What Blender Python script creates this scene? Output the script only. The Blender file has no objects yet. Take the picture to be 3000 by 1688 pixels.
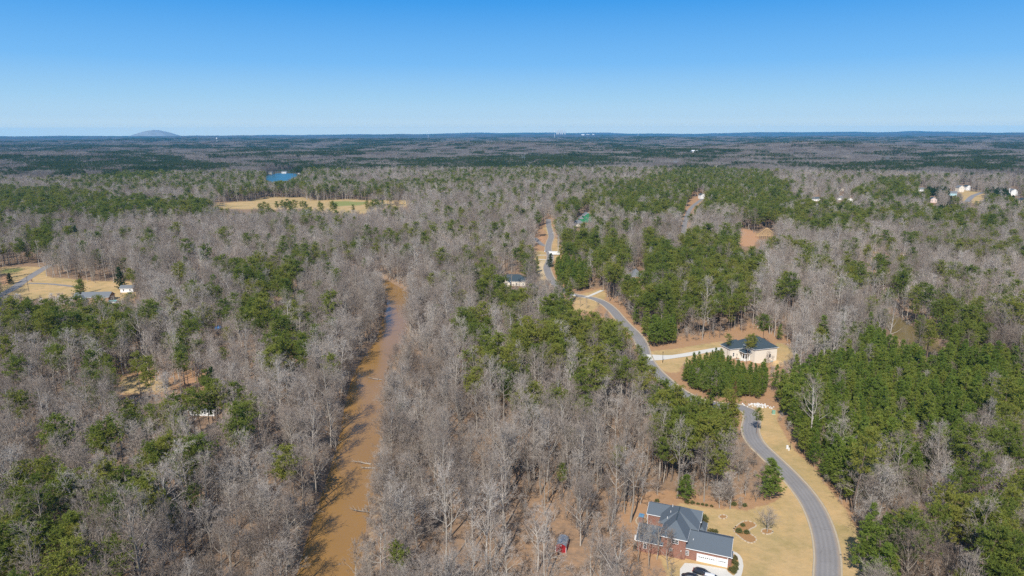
import bpy, math, random
import numpy as np
from mathutils import Matrix, Vector
rad = math.radians
rng = np.random.default_rng(7); random.seed(7)
SC = bpy.context.scene
COL = SC.collection

# ------------------------------------------------------------------ camera
CAM_H = 115.0
FOC = 2000.0                      # focal length in photo pixels (3000 wide)
PITCH = rad(12.98); ROLL = rad(0.12)
Fv = np.array([0, math.cos(PITCH), -math.sin(PITCH)])
U0 = np.array([0, math.sin(PITCH), math.cos(PITCH)])
R0 = np.array([1.0, 0, 0])
Rv = R0*math.cos(ROLL) - U0*math.sin(ROLL)
Uv = U0*math.cos(ROLL) + R0*math.sin(ROLL)
CP = np.array([0, 0, CAM_H])
cam = bpy.data.cameras.new('camera'); camo = bpy.data.objects.new('camera', cam); COL.objects.link(camo)
cam.sensor_width = 36; cam.lens = 36*FOC/3000
cam.clip_start = 1; cam.clip_end = 90000
m = Matrix.Identity(4)
for i in range(3):
    m[i][0] = Rv[i]; m[i][1] = Uv[i]; m[i][2] = -Fv[i]; m[i][3] = CP[i]
camo.matrix_world = m
SC.camera = camo

# ------------------------------------------------------------------ light
SUN_EL = 44.0; SHADOW_AZ = 18.0          # shadows fall away from the camera, 18 deg right of straight ahead
w = bpy.data.worlds.new('World'); SC.world = w; w.use_nodes = True
nt = w.node_tree; nt.nodes.clear()
sky = nt.nodes.new('ShaderNodeTexSky'); sky.sky_type = 'NISHITA'; sky.sun_disc = False
sky.sun_elevation = rad(SUN_EL); sky.sun_rotation = rad(180+SHADOW_AZ)
sky.air_density = 1.35; sky.dust_density = 0.15; sky.ozone_density = 4.0; sky.altitude = 300
bg = nt.nodes.new('ShaderNodeBackground'); bg.inputs[1].default_value = 0.105
wo = nt.nodes.new('ShaderNodeOutputWorld')
# clear winter blue, the same all the way round: pale at the horizon, deepening upward, into the plain sky model overhead
tcw = nt.nodes.new('ShaderNodeTexCoord'); sep = nt.nodes.new('ShaderNodeSeparateXYZ'); nt.links.new(tcw.outputs['Generated'], sep.inputs[0])
grd = nt.nodes.new('ShaderNodeValToRGB'); els = grd.color_ramp.elements
SKY_STOPS = [(0.0, (.74,.81,.73)), (.0048, (.74,.81,.73)), (.008, (.52,.64,.68)), (.018, (.378,.54,.665)), (.045, (.27,.475,.665)), (.09, (.135,.37,.685)), (.17, (.032,.245,.62)), (.40, (.025,.17,.48)), (1.0, (.03,.13,.40))]
while len(els) < len(SKY_STOPS): els.new(.5)
for i, (p_, c_) in enumerate(SKY_STOPS): els[i].position = p_; els[i].color = (*c_, 1)
nt.links.new(sep.outputs[2], grd.inputs[0])
gain = nt.nodes.new('ShaderNodeVectorMath'); gain.operation = 'SCALE'; gain.inputs['Scale'].default_value = 1/0.105; nt.links.new(grd.outputs[0], gain.inputs[0])
fr = nt.nodes.new('ShaderNodeMapRange'); fr.inputs[1].default_value = .25; fr.inputs[2].default_value = .7; fr.inputs[3].default_value = .97; fr.inputs[4].default_value = .1
nt.links.new(sep.outputs[2], fr.inputs[0])
mxs = nt.nodes.new('ShaderNodeMix'); mxs.data_type = 'RGBA'; nt.links.new(fr.outputs[0], mxs.inputs[0]); nt.links.new(sky.outputs[0], mxs.inputs[6]); nt.links.new(gain.outputs[0], mxs.inputs[7])
nt.links.new(mxs.outputs[2], bg.inputs[0]); nt.links.new(bg.outputs[0], wo.inputs[0])
sl = bpy.data.lights.new('sun', 'SUN'); sl.energy = 4.2; sl.angle = rad(0.5); sl.color = (1, 0.95, 0.87)
so = bpy.data.objects.new('sun', sl); COL.objects.link(so)
hx, hy = math.sin(rad(SHADOW_AZ))*math.cos(rad(SUN_EL)), math.cos(rad(SHADOW_AZ))*math.cos(rad(SUN_EL))
so.rotation_euler = Vector((hx, hy, -math.sin(rad(SUN_EL)))).to_track_quat('-Z', 'Y').to_euler()
so.location = (0, 0, 200)
SC.view_settings.view_transform = 'Standard'; SC.view_settings.look = 'None'
SC.view_settings.exposure = 0.42; SC.view_settings.gamma = 1.0; SC.view_settings.use_curve_mapping = False
SC.render.engine = 'CYCLES'
cy = SC.cycles
cy.max_bounces = 4; cy.diffuse_bounces = 2; cy.glossy_bounces = 2; cy.transparent_max_bounces = 6; cy.volume_bounces = 1
cy.use_denoising = False
HAZE_DENSITY = 3.7e-5; HAZE_COLOR = (0.13, 0.56, 1.0)

# ------------------------------------------------------------------ helpers: noise, terrain, projection
def hsh(ix, iy, s):
    n = (ix.astype(np.int64)*374761393 + iy.astype(np.int64)*668265263 + s*1442695041) & 0xffffffff
    n = ((n ^ (n >> 13))*1274126177) & 0xffffffff
    return ((n ^ (n >> 16)) & 0xffff)/65535.0
def vn(x, y, s):
    x = np.asarray(x, float); y = np.asarray(y, float)
    ix = np.floor(x); iy = np.floor(y); fx = x-ix; fy = y-iy
    fx = fx*fx*(3-2*fx); fy = fy*fy*(3-2*fy)
    a = hsh(ix, iy, s); b = hsh(ix+1, iy, s); c = hsh(ix, iy+1, s); d = hsh(ix+1, iy+1, s)
    return (a*(1-fx)+b*fx)*(1-fy) + (c*(1-fx)+d*fx)*fy
def fbm(x, y, s, o=3):
    r = 0; a = 0.5; t = 0
    for k in range(o):
        r = r + a*vn(np.asarray(x)*2**k, np.asarray(y)*2**k, s+k*17); t += a; a *= .5
    return r/t
def sstep(a, b, x):
    t = np.clip((x-a)/(b-a), 0, 1); return t*t*(3-2*t)
def unproj(px, py, z=0.0):
    d = Fv + Rv*((px-1500)/FOC) + Uv*((844-py)/FOC)
    return CP + d*((z-CAM_H)/d[2])
def proj(x, y, z):
    x = np.asarray(x, float); y = np.asarray(y, float); z = np.asarray(z, float)-CAM_H
    dz = x*Fv[0]+y*Fv[1]+z*Fv[2]; dz = np.where(dz < 1, 1, dz)
    return 1500+FOC*(x*Rv[0]+y*Rv[1]+z*Rv[2])/dz, 844-FOC*(x*Uv[0]+y*Uv[1]+z*Uv[2])/dz
def inpoly(px, py, poly):
    px = np.asarray(px, float); py = np.asarray(py, float); r = np.zeros(px.shape, bool)
    n = len(poly); j = n-1
    for i in range(n):
        xi, yi = poly[i]; xj, yj = poly[j]
        if yi != yj:
            c = ((yi > py) != (yj > py)) & (px < (xj-xi)*(py-yi)/(yj-yi)+xi); r ^= c
        j = i
    return r
def smooth_path(pts, step=3.0):
    P = np.array(pts, float)[:, :2]; out = []
    n = len(P)
    for i in range(n-1):
        p0 = P[max(i-1, 0)]; p1 = P[i]; p2 = P[i+1]; p3 = P[min(i+2, n-1)]
        k = max(1, int(np.linalg.norm(p2-p1)/step))
        for t in np.arange(k)/k:
            out.append(0.5*((2*p1)+(-p0+p2)*t+(2*p0-5*p1+4*p2-p3)*t*t+(-p0+3*p1-3*p2+p3)*t**3))
    out.append(P[-1]); return np.array(out)
def dist_path(x, y, path):
    x = np.asarray(x, float); y = np.asarray(y, float); d = np.full(x.shape, 1e9)
    pp = path[::2] if len(path) > 60 else path
    for i in range(len(pp)-1):
        a = pp[i]; b = pp[i+1]; ab = b-a; L = ab@ab+1e-9
        t = np.clip(((x-a[0])*ab[0]+(y-a[1])*ab[1])/L, 0, 1)
        d = np.minimum(d, np.hypot(x-a[0]-t*ab[0], y-a[1]-t*ab[1]))
    return d

# river centre line (photo points on the ground, turned into places)
river_px = [(935, 1900), (948, 1760), (962, 1688), (978, 1600), (996, 1530), (1014, 1460), (1030, 1400), (1044, 1340), (1056, 1290), (1062, 1240),
            (1066, 1200), (1073, 1150), (1084, 1105), (1098, 1070), (1120, 1035), (1142, 1000), (1154, 965), (1162, 925), (1170, 890), (1160, 860), (1128, 838), (1100, 822)]
RIVER = smooth_path([unproj(a, b, -2.4) for a, b in river_px], 6)
RIVER_HALF = 7.6
creek_px = [(2560, 915), (2600, 932), (2632, 955), (2668, 985), (2710, 1015), (2760, 1050)]
CREEK = smooth_path([unproj(a, b, -2) for a, b in creek_px], 6)
CREEK_HALF = 8.0
def terrain(x, y):
    x = np.asarray(x, float); y = np.asarray(y, float)
    r = np.hypot(x, y)
    far = sstep(900, 4200, r)
    h = far*((fbm(x/1500, y/1150, 5, 4)-.5)*92)
    h += sstep(6000, 14000, r)*(fbm(x/5200, y/2400, 9, 3)-.5)*105
    h += (fbm(x/190, y/190, 3, 2)-.5)*4.0*sstep(250, 700, r)
    h += sstep(13000, 20000, r)*np.clip(x/14000, -.6, 1)*42
    kl = 1-sstep(.75, 1.35, np.hypot((x+590)/70, (y-1800)/230)); h = h*(1-kl) - 3.0*kl
    kl = 1-sstep(1.0, 1.6, np.hypot((x+560)/110, (y-1850)/330)); h = np.where(kl > 0, np.minimum(h, 1.5+40*(1-kl)), h)
    h -= 1.6*np.exp(-(((x-131)/6.5)**2+((y-327)/5.0)**2)**2)
    near = r < 1000
    if np.any(near):
        xs = np.where(near, x, 1e6)
        for path, hw, dep in ((RIVER, RIVER_HALF, 3.6), (CREEK, CREEK_HALF, 3.2)):
            q = near & (y > path[:, 1].min()-40) & (y < path[:, 1].max()+40) & (x > path[:, 0].min()-40) & (x < path[:, 0].max()+40)
            if np.any(q):
                d = np.full(x.shape, 1e9); d[q] = dist_path(x[q], y[q], path)
                k = 1-sstep(hw-1.5, hw+4.5, d)
                h = h*(1-k) - dep*k
    return h
def th(x, y): return float(terrain(np.array([x]), np.array([y]))[0])
def ground_at(px, py):
    z = 0.0
    for _ in range(12):
        P = unproj(px, py, z); z = 0.5*z+0.5*th(P[0], P[1])
    return np.array([P[0], P[1], th(P[0], P[1])])

# ------------------------------------------------------------------ helpers: objects
def tag(o, label=None, cat=None, group=None, kind=None):
    if label: o['label'] = label
    if cat: o['category'] = cat
    if group: o['group'] = group
    if kind: o['kind'] = kind
    return o
def new_mesh(name, verts, faces, mats=(), midx=None, smooth=False):
    me = bpy.data.meshes.new(name)
    verts = np.asarray(verts, dtype=np.float32).reshape(-1, 3)
    if isinstance(faces, np.ndarray):
        k = faces.shape[1]; nf = len(faces)
        me.vertices.add(len(verts)); me.vertices.foreach_set('co', verts.ravel())
        me.loops.add(nf*k); me.loops.foreach_set('vertex_index', faces.astype(np.int32).ravel())
        me.polygons.add(nf); me.polygons.foreach_set('loop_start', np.arange(0, nf*k, k, dtype=np.int32))
        me.update(calc_edges=True)
    else:
        me.from_pydata(verts.tolist(), [], [tuple(f) for f in faces])
    for mt in mats: me.materials.append(mt)
    if midx is not None: me.polygons.foreach_set('material_index', np.asarray(midx, dtype=np.int32))
    if smooth: me.polygons.foreach_set('use_smooth', np.ones(len(me.polygons), bool))
    me.update()
    return me
def link(name, me, parent=None, loc=None, rz=0):
    o = bpy.data.objects.new(name, me); COL.objects.link(o)
    if parent is not None: o.parent = parent
    if loc is not None: o.location = loc
    if rz: o.rotation_euler = (0, 0, rz)
    return o
class MB:
    """collects boxes, tubes, prisms and sheets for ONE mesh object"""
    def __init__(s): s.v = []; s.f = []
    def box(s, x0, x1, y0, y1, z0, z1):
        b = len(s.v)
        s.v += [(x0,y0,z0),(x1,y0,z0),(x1,y1,z0),(x0,y1,z0),(x0,y0,z1),(x1,y0,z1),(x1,y1,z1),(x0,y1,z1)]
        s.f += [tuple(b+i for i in q) for q in ((3,2,1,0),(4,5,6,7),(0,1,5,4),(1,2,6,5),(2,3,7,6),(3,0,4,7))]; return s
    def poly(s, pts):
        b = len(s.v); s.v += [tuple(p) for p in pts]; s.f.append(tuple(range(b, b+len(pts)))); return s
    def solid(s, pts, d):
        """a flat polygon given depth along vector d"""
        b = len(s.v); n = len(pts)
        s.v += [tuple(p) for p in pts]+[(p[0]+d[0], p[1]+d[1], p[2]+d[2]) for p in pts]
        s.f.append(tuple(range(b+n-1, b-1, -1))); s.f.append(tuple(range(b+n, b+2*n)))
        for i in range(n):
            j = (i+1) % n; s.f.append((b+i, b+j, b+n+j, b+n+i))
        return s
    def tube(s, a, c, r0, r1=None, n=6):
        r1 = r0 if r1 is None else r1
        a = Vector(a); c = Vector(c); d = (c-a).normalized()
        u = d.orthogonal().normalized(); v = d.cross(u); b = len(s.v)
        for p, r in ((a, r0), (c, r1)):
            for k in range(n):
                t = 2*math.pi*k/n; q = p+u*math.cos(t)*r+v*math.sin(t)*r; s.v.append(tuple(q))
        for k in range(n):
            j = (k+1) % n; s.f.append((b+k, b+j, b+n+j, b+n+k))
        s.f.append(tuple(range(b+n-1, b-1, -1))); s.f.append(tuple(range(b+n, b+2*n))); return s
    def bar(s, a, c, w_, h_):
        a = Vector(a); c = Vector(c); d = (c-a).normalized()
        u = d.cross(Vector((0, 0, 1)))
        u = (Vector((1, 0, 0)) if u.length < 1e-3 else u.normalized()); v = u.cross(d)
        b = len(s.v)
        for p in (a, c):
            for sx, sy in ((-1,-1),(1,-1),(1,1),(-1,1)): s.v.append(tuple(p+u*sx*w_/2+v*sy*h_/2))
        s.f += [(b,b+1,b+5,b+4),(b+1,b+2,b+6,b+5),(b+2,b+3,b+7,b+6),(b+3,b,b+4,b+7),(b+3,b+2,b+1,b),(b+4,b+5,b+6,b+7)]; return s
    def build(s, name, mat, parent=None, loc=None, rz=0, bevel=0, smooth=False):
        me = new_mesh(name, s.v, s.f, [mat] if mat else [], smooth=smooth)
        o = link(name, me, parent, loc, rz)
        if bevel:
            md = o.modifiers.new('bevel', 'BEVEL'); md.width = bevel; md.segments = 2; md.limit_method = 'ANGLE'
        return o
def empty(name, loc, rz=0):
    o = bpy.data.objects.new(name, None); COL.objects.link(o); o.location = loc; o.rotation_euler = (0, 0, rz)
    o.empty_display_size = 1; return o

# ------------------------------------------------------------------ helpers: materials
def mat_new(name):
    mt = bpy.data.materials.new(name); mt.use_nodes = True
    n = mt.node_tree; n.nodes.clear()
    out = n.nodes.new('ShaderNodeOutputMaterial'); b = n.nodes.new('ShaderNodeBsdfPrincipled')
    n.links.new(b.outputs[0], out.inputs[0]); return mt, n, b
def N(n, t, **kw):
    x = n.nodes.new(t)
    for k, v in kw.items():
        if k in x.inputs.keys(): x.inputs[k].default_value = v
        else: setattr(x, k, v)
    return x
def ramp(n, fac, stops):
    r = n.nodes.new('ShaderNodeValToRGB'); e = r.color_ramp.elements
    while len(e) < len(stops): e.new(0.5)
    for i, (p, c) in enumerate(stops): e[i].position = p; e[i].color = (*c, 1)
    n.links.new(fac, r.inputs[0]); return r.outputs[0]
def mix(n, fac, a, b, mode='MIX'):
    x = n.nodes.new('ShaderNodeMix'); x.data_type = 'RGBA'; x.blend_type = mode
    for sock, val in ((x.inputs[0], fac), (x.inputs[6], a), (x.inputs[7], b)):
        if hasattr(val, 'node'): n.links.new(val, sock)
        elif isinstance(val, tuple): sock.default_value = (*val, 1)
        else: sock.default_value = val
    return x.outputs[2]
def noise(n, scale, detail=3, rough=.55, coord='Object', out=0):
    tc = n.nodes.new('ShaderNodeTexCoord'); t = N(n, 'ShaderNodeTexNoise', Scale=scale, Detail=detail, Roughness=rough)
    n.links.new(tc.outputs[coord], t.inputs['Vector']); return t.outputs[out]
def simple(name, col, rough=.7, spec=.3, vary=.15, scale=1.5, metal=0, coord='Object'):
    mt, n, b = mat_new(name)
    c = mix(n, noise(n, scale, 4, coord=coord), tuple(x*(1-vary) for x in col), tuple(min(1, x*(1+vary)) for x in col))
    n.links.new(c, b.inputs['Base Color']); b.inputs['Roughness'].default_value = rough
    b.inputs['Specular IOR Level'].default_value = spec; b.inputs['Metallic'].default_value = metal; return mt
def needles(name, c0, c1, c2, sc=.35):
    mt, n, b = mat_new(name); n.nodes.remove(b); out = [x for x in n.nodes if x.type == 'OUTPUT_MATERIAL'][0]
    oi = n.nodes.new('ShaderNodeObjectInfo'); base = ramp(n, oi.outputs['Random'], [(0, c0), (.5, c1), (1, c2)])
    c = mix(n, 1.0, base, mix(n, noise(n, sc, 2), tuple([.72]*3), tuple([1.3]*3)), 'MULTIPLY')
    d = n.nodes.new('ShaderNodeBsdfDiffuse'); t = n.nodes.new('ShaderNodeBsdfTranslucent'); m_ = n.nodes.new('ShaderNodeMixShader'); m_.inputs[0].default_value = .36
    n.links.new(c, d.inputs[0]); n.links.new(c, t.inputs[0]); n.links.new(d.outputs[0], m_.inputs[1]); n.links.new(t.outputs[0], m_.inputs[2]); n.links.new(m_.outputs[0], out.inputs[0]); return mt
def foliage(name, c0, c1, c2, rough=.6, spec=.25, sc=.35):
    """colour differs from tree to tree and from tuft to tuft"""
    mt, n, b = mat_new(name)
    oi = n.nodes.new('ShaderNodeObjectInfo')
    base = ramp(n, oi.outputs['Random'], [(0, c0), (.5, c1), (1, c2)])
    nz = noise(n, sc, 2)
    c = mix(n, nz, tuple([.72]*3), tuple([1.3]*3)); c = mix(n, 1.0, base, c, 'MULTIPLY')
    ln = N(n, 'ShaderNodeTexNoise', Scale=.011, Detail=3); n.links.new(oi.outputs['Location'], ln.inputs['Vector'])     # stands differ from place to place
    c = mix(n, 1.0, c, ramp(n, ln.outputs[0], [(.35, (.80,.76,.72)), (.5, (1,1,1)), (.65, (1.18,1.15,1.13))]), 'MULTIPLY')
    n.links.new(c, b.inputs['Base Color']); b.inputs['Roughness'].default_value = rough
    b.inputs['Specular IOR Level'].default_value = spec; return mt
M = {}
M['bark_pale'] = foliage('pale_bark', (.25,.22,.185), (.34,.30,.25), (.47,.43,.375), .85, .1, .8)
M['twig'] = foliage('twig', (.225,.178,.143), (.325,.275,.230), (.42,.375,.325), .85, .1, .5)
M['twig_far'] = foliage('distant_twig', (.165,.144,.130), (.205,.182,.166), (.25,.225,.205), .9, .05, .3)  # darker than the near twigs, standing in for self-shadow the groves lack
M['bark_pine'] = foliage('pine_bark', (.16,.115,.085), (.21,.16,.125), (.27,.21,.165), .9, .1, .8)
M['needles'] = needles('pine_needles', (.150,.195,.040), (.220,.255,.050), (.295,.290,.060))
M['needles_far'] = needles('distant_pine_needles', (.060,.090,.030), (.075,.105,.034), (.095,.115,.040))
M['needles_young'] = needles('young_pine_needles', (.150,.215,.040), (.205,.265,.050), (.270,.300,.058))
M['needles_dark'] = needles('dark_evergreen_leaves', (.040,.075,.022), (.052,.095,.028), (.07,.11,.03))
M['needles_bronze'] = foliage('bronze_needles', (.14,.085,.03), (.17,.10,.035), (.15,.10,.04))
M['blossom'] = foliage('white_blossom', (.58,.53,.48), (.66,.62,.57), (.72,.69,.64), .8, .1)
M['shrub'] = foliage('shrub_leaves', (.10,.11,.035), (.12,.13,.04), (.13,.11,.04))
M['roof_slate'] = simple('slate_shingles', (.105,.125,.145), .9, .15, .28, 6)
M['roof_dark'] = simple('dark_shingles', (.045,.065,.078), .85, .2, .2, 5)
M['roof_grey'] = simple('grey_shingles', (.16,.17,.18), .9, .1, .15, 3)
M['white'] = simple('white_paint', (.80,.80,.79), .5, .4, .03)
M['cream'] = simple('cream_siding', (.74,.67,.56), .6, .3, .05)
M['concrete'] = simple('pale_concrete', (.60,.565,.50), .9, .1, .08, .5)
M['kerb'] = simple('kerb_concrete', (.46,.38,.27), .9, .1, .15, .6)
M['stone_edge'] = simple('pale_edging_stone', (.50,.41,.29), .9, .1, .15, 3)
M['glass'] = simple('window_glass', (.05,.06,.07), .15, .6, .1)
M['blue_glass'] = simple('painted_reflection_glass', (.22,.40,.42), .1, .6, .1)  # blue-green reflection put into the base colour
M['steel'] = simple('galvanised_steel', (.42,.45,.48), .45, .5, .25, 2, .5)
M['red'] = simple('red_paint', (.33,.02,.025), .55, .3, .2, 2)
M['blue'] = simple('blue_tarp', (.04,.20,.50), .6, .3, .15, 2)
M['teal'] = simple('turquoise_cover', (.16,.42,.40), .6, .3, .15, 2)
M['lumber'] = simple('new_lumber', (.62,.42,.20), .75, .2, .15, 2)
M['sheath'] = simple('green_sheathing', (.05,.22,.11), .7, .2, .15, 2)
M['pole'] = simple('weathered_wood', (.17,.14,.11), .9, .1, .2, 2)
M['blackmetal'] = simple('black_metal', (.02,.02,.022), .5, .4, .1)
M['mulch'] = simple('pine_mulch', (.34,.19,.085), .95, .05, .35, 2.5)
M['tanwall'] = simple('tan_brick', (.36,.24,.16), .85, .1, .12, 2)
M['pinkwall'] = simple('pale_rose_siding', (.66,.52,.47), .7, .2, .05)
M['bluewall'] = simple('pale_blue_siding', (.38,.56,.60), .7, .2, .05)
M['car_black'] = simple('black_car_paint', (.018,.018,.022), .2, .6, .1)
M['car_white'] = simple('white_car_paint', (.78,.78,.78), .25, .5, .02)
M['car_glass'] = simple('car_glass', (.03,.035,.045), .08, .7, .05)
M['chrome'] = simple('chrome_trim', (.75,.76,.78), .2, .6, .05, 2, 1)
M['tyre'] = simple('tyre_rubber', (.02,.02,.02), .9, .1, .1)
M['tail'] = simple('red_tail_lamp', (.35,.01,.02), .3, .5, .1)
M['transformer'] = simple('green_utility_paint', (.20,.36,.26), .6, .3, .1)
M['rock'] = simple('white_riprap', (.62,.60,.57), .9, .1, .2, 2)
def brick_mat():
    mt, n, b = mat_new('red_brick')
    tc = n.nodes.new('ShaderNodeTexCoord'); mp = n.nodes.new('ShaderNodeMapping')
    mp.inputs['Rotation'].default_value = (rad(90), 0, 0)
    n.links.new(tc.outputs['Object'], mp.inputs[0])
    br = N(n, 'ShaderNodeTexBrick', Scale=1.0)
    br.inputs['Brick Width'].default_value = .22; br.inputs['Row Height'].default_value = .075; br.inputs['Mortar Size'].default_value = .008
    br.inputs['Color1'].default_value = (.20,.085,.060,1); br.inputs['Color2'].default_value = (.28,.125,.088,1); br.inputs['Mortar'].default_value = (.36,.27,.22,1)
    n.links.new(mp.outputs[0], br.inputs[0])
    c = mix(n, noise(n, 1.2), (.8,.8,.8), (1.2,1.15,1.15)); c = mix(n, 1.0, br.outputs[0], c, 'MULTIPLY')
    n.links.new(c, b.inputs['Base Color']); b.inputs['Roughness'].default_value = .9; b.inputs['Specular IOR Level'].default_value = .15
    return mt
M['brick'] = brick_mat()
def asphalt():
    mt, n, b = mat_new('worn_asphalt')
    at = n.nodes.new('ShaderNodeAttribute'); at.attribute_name = 'across'
    big = noise(n, .12, 4); fine = noise(n, 2.2, 5, .7)
    c = mix(n, big, (.205,.192,.185), (.290,.272,.262)); c = mix(n, fine, tuple([.82]*3), tuple([1.18]*3)) if False else mix(n, 1.0, c, mix(n, fine, tuple([.82]*3), tuple([1.18]*3)), 'MULTIPLY')
    trk = ramp(n, at.outputs['Fac'], [(.10, (1,1,1)), (.20, (.88,.88,.88)), (.30, (1.03,1.03,1.03)), (.40, (.90,.90,.90)), (.5, (1.05,1.05,1.05)), (.60, (.90,.90,.90)), (.72, (1.03,1.03,1.03)), (.82, (.88,.88,.88)), (.92, (1,1,1))])
    c = mix(n, 1.0, c, trk, 'MULTIPLY')
    vo = n.nodes.new('ShaderNodeTexVoronoi'); vo.feature = 'DISTANCE_TO_EDGE'; vo.inputs['Scale'].default_value = .22; tc2 = n.nodes.new('ShaderNodeTexCoord'); n.links.new(tc2.outputs['Object'], vo.inputs['Vector'])
    crk = ramp(n, vo.outputs[0], [(0, (.80,.80,.80)), (.014, (1,1,1))]); c = mix(n, 1.0, c, crk, 'MULTIPLY')
    dirt = ramp(n, at.outputs['Fac'], [(0.0, (.9,.9,.9)), (.10, (0,0,0)), (.86, (0,0,0)), (1.0, (1,1,1))])
    dm = n.nodes.new('ShaderNodeMath'); dm.operation = 'MULTIPLY'
    n.links.new(dirt, dm.inputs[0]); n.links.new(noise(n, .5, 4), dm.inputs[1])
    c = mix(n, dm.outputs[0], c, (.40,.28,.17))
    n.links.new(c, b.inputs['Base Color']); b.inputs['Roughness'].default_value = .9; b.inputs['Specular IOR Level'].default_value = .2
    return mt
M['asphalt'] = asphalt()
def ground_mat():
    mt, n, b = mat_new('ground_cover')
    def at(nm):
        a = n.nodes.new('ShaderNodeAttribute'); a.attribute_name = nm; return a.outputs['Fac']
    n1 = noise(n, .035, 5, .6); n2 = noise(n, .5, 5, .65); n3 = noise(n, 3.0, 4, .7)
    floor = mix(n, n1, (.225,.146,.090), (.320,.215,.138))
    floor = mix(n, 1.0, floor, mix(n, n2, tuple([.6]*3), tuple([1.4]*3)), 'MULTIPLY')
    lawn = ramp(n, n1, [(.3, (.52,.355,.180)), (.5, (.455,.318,.152)), (.7, (.365,.280,.128))])
    lawn = mix(n, 1.0, lawn, mix(n, n2, tuple([.84]*3), tuple([1.16]*3)), 'MULTIPLY')
    lawn = mix(n, 1.0, lawn, ramp(n, noise(n, .13, 6, .7), [(.35, (.82,.86,.80)), (.5, (1,1,1)), (.68, (1.14,1.08,1.02))]), 'MULTIPLY')
    straw = mix(n, n2, (.32,.180,.092), (.43,.265,.150))
    farc = n.nodes.new('ShaderNodeAttribute'); farc.attribute_name = 'pine'
    nb = noise(n, .004, 6, .7)
    canopy = mix(n, farc.outputs['Fac'], (.088,.078,.074), (.036,.050,.026))  # dark tone includes the shade between far trees
    canopy = mix(n, 1.0, canopy, mix(n, nb, tuple([.75]*3), tuple([1.25]*3)), 'MULTIPLY')
    def edge(a):   # breaks the edge up with noise
        s = N(n, 'ShaderNodeMath', operation='ADD'); n.links.new(a, s.inputs[0])
        q = N(n, 'ShaderNodeMath', operation='MULTIPLY_ADD'); n.links.new(n2, q.inputs[0]); q.inputs[1].default_value = .8; q.inputs[2].default_value = -.4
        n.links.new(q.outputs[0], s.inputs[1])
        r = n.nodes.new('ShaderNodeMapRange'); r.inputs[1].default_value = .35; r.inputs[2].default_value = .65
        n.links.new(s.outputs[0], r.inputs[0]); return r.outputs[0]
    c = mix(n, edge(at('straw')), floor, straw)
    c = mix(n, edge(at('lawn')), c, lawn)
    c = mix(n, edge(at('clay')), c, mix(n, n2, (.40,.21,.11), (.48,.29,.165)))
    c = mix(n, edge(at('sand')), c, mix(n, n2, (.50,.38,.22), (.60,.47,.30)))
    c = mix(n, edge(at('green')), c, mix(n, n2, (.20,.22,.07), (.28,.28,.10)))
    c = mix(n, at('far'), c, canopy)
    c = mix(n, 1.0, c, mix(n, n3, tuple([.88]*3), tuple([1.12]*3)), 'MULTIPLY')
    n.links.new(c, b.inputs['Base Color']); b.inputs['Roughness'].default_value = .95; b.inputs['Specular IOR Level'].default_value = .05
    bp = N(n, 'ShaderNodeBump', Strength=.5, Distance=.4); n.links.new(n2, bp.inputs['Height']); n.links.new(bp.outputs[0], b.inputs['Normal'])
    return mt
M['ground'] = ground_mat()
def water(name, c0, c1, rough=.10):
    mt, n, b = mat_new(name)
    n.links.new(mix(n, noise(n, .03, 4, coord='Object'), c0, c1), b.inputs['Base Color'])
    b.inputs['Roughness'].default_value = rough; b.inputs['IOR'].default_value = 1.33; b.inputs['Specular IOR Level'].default_value = .5
    bp = N(n, 'ShaderNodeBump', Strength=.35, Distance=.12); n.links.new(noise(n, .9, 4), bp.inputs['Height']); n.links.new(bp.outputs[0], b.inputs['Normal'])
    return mt
M['river'] = water('silty_river_water', (.262,.142,.040), (.318,.175,.055))
M['creek'] = water('olive_creek_water', (.17,.125,.05), (.20,.15,.06))
M['lake'] = water('blue_lake_water', (.03,.11,.15), (.035,.13,.175), .3)

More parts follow.
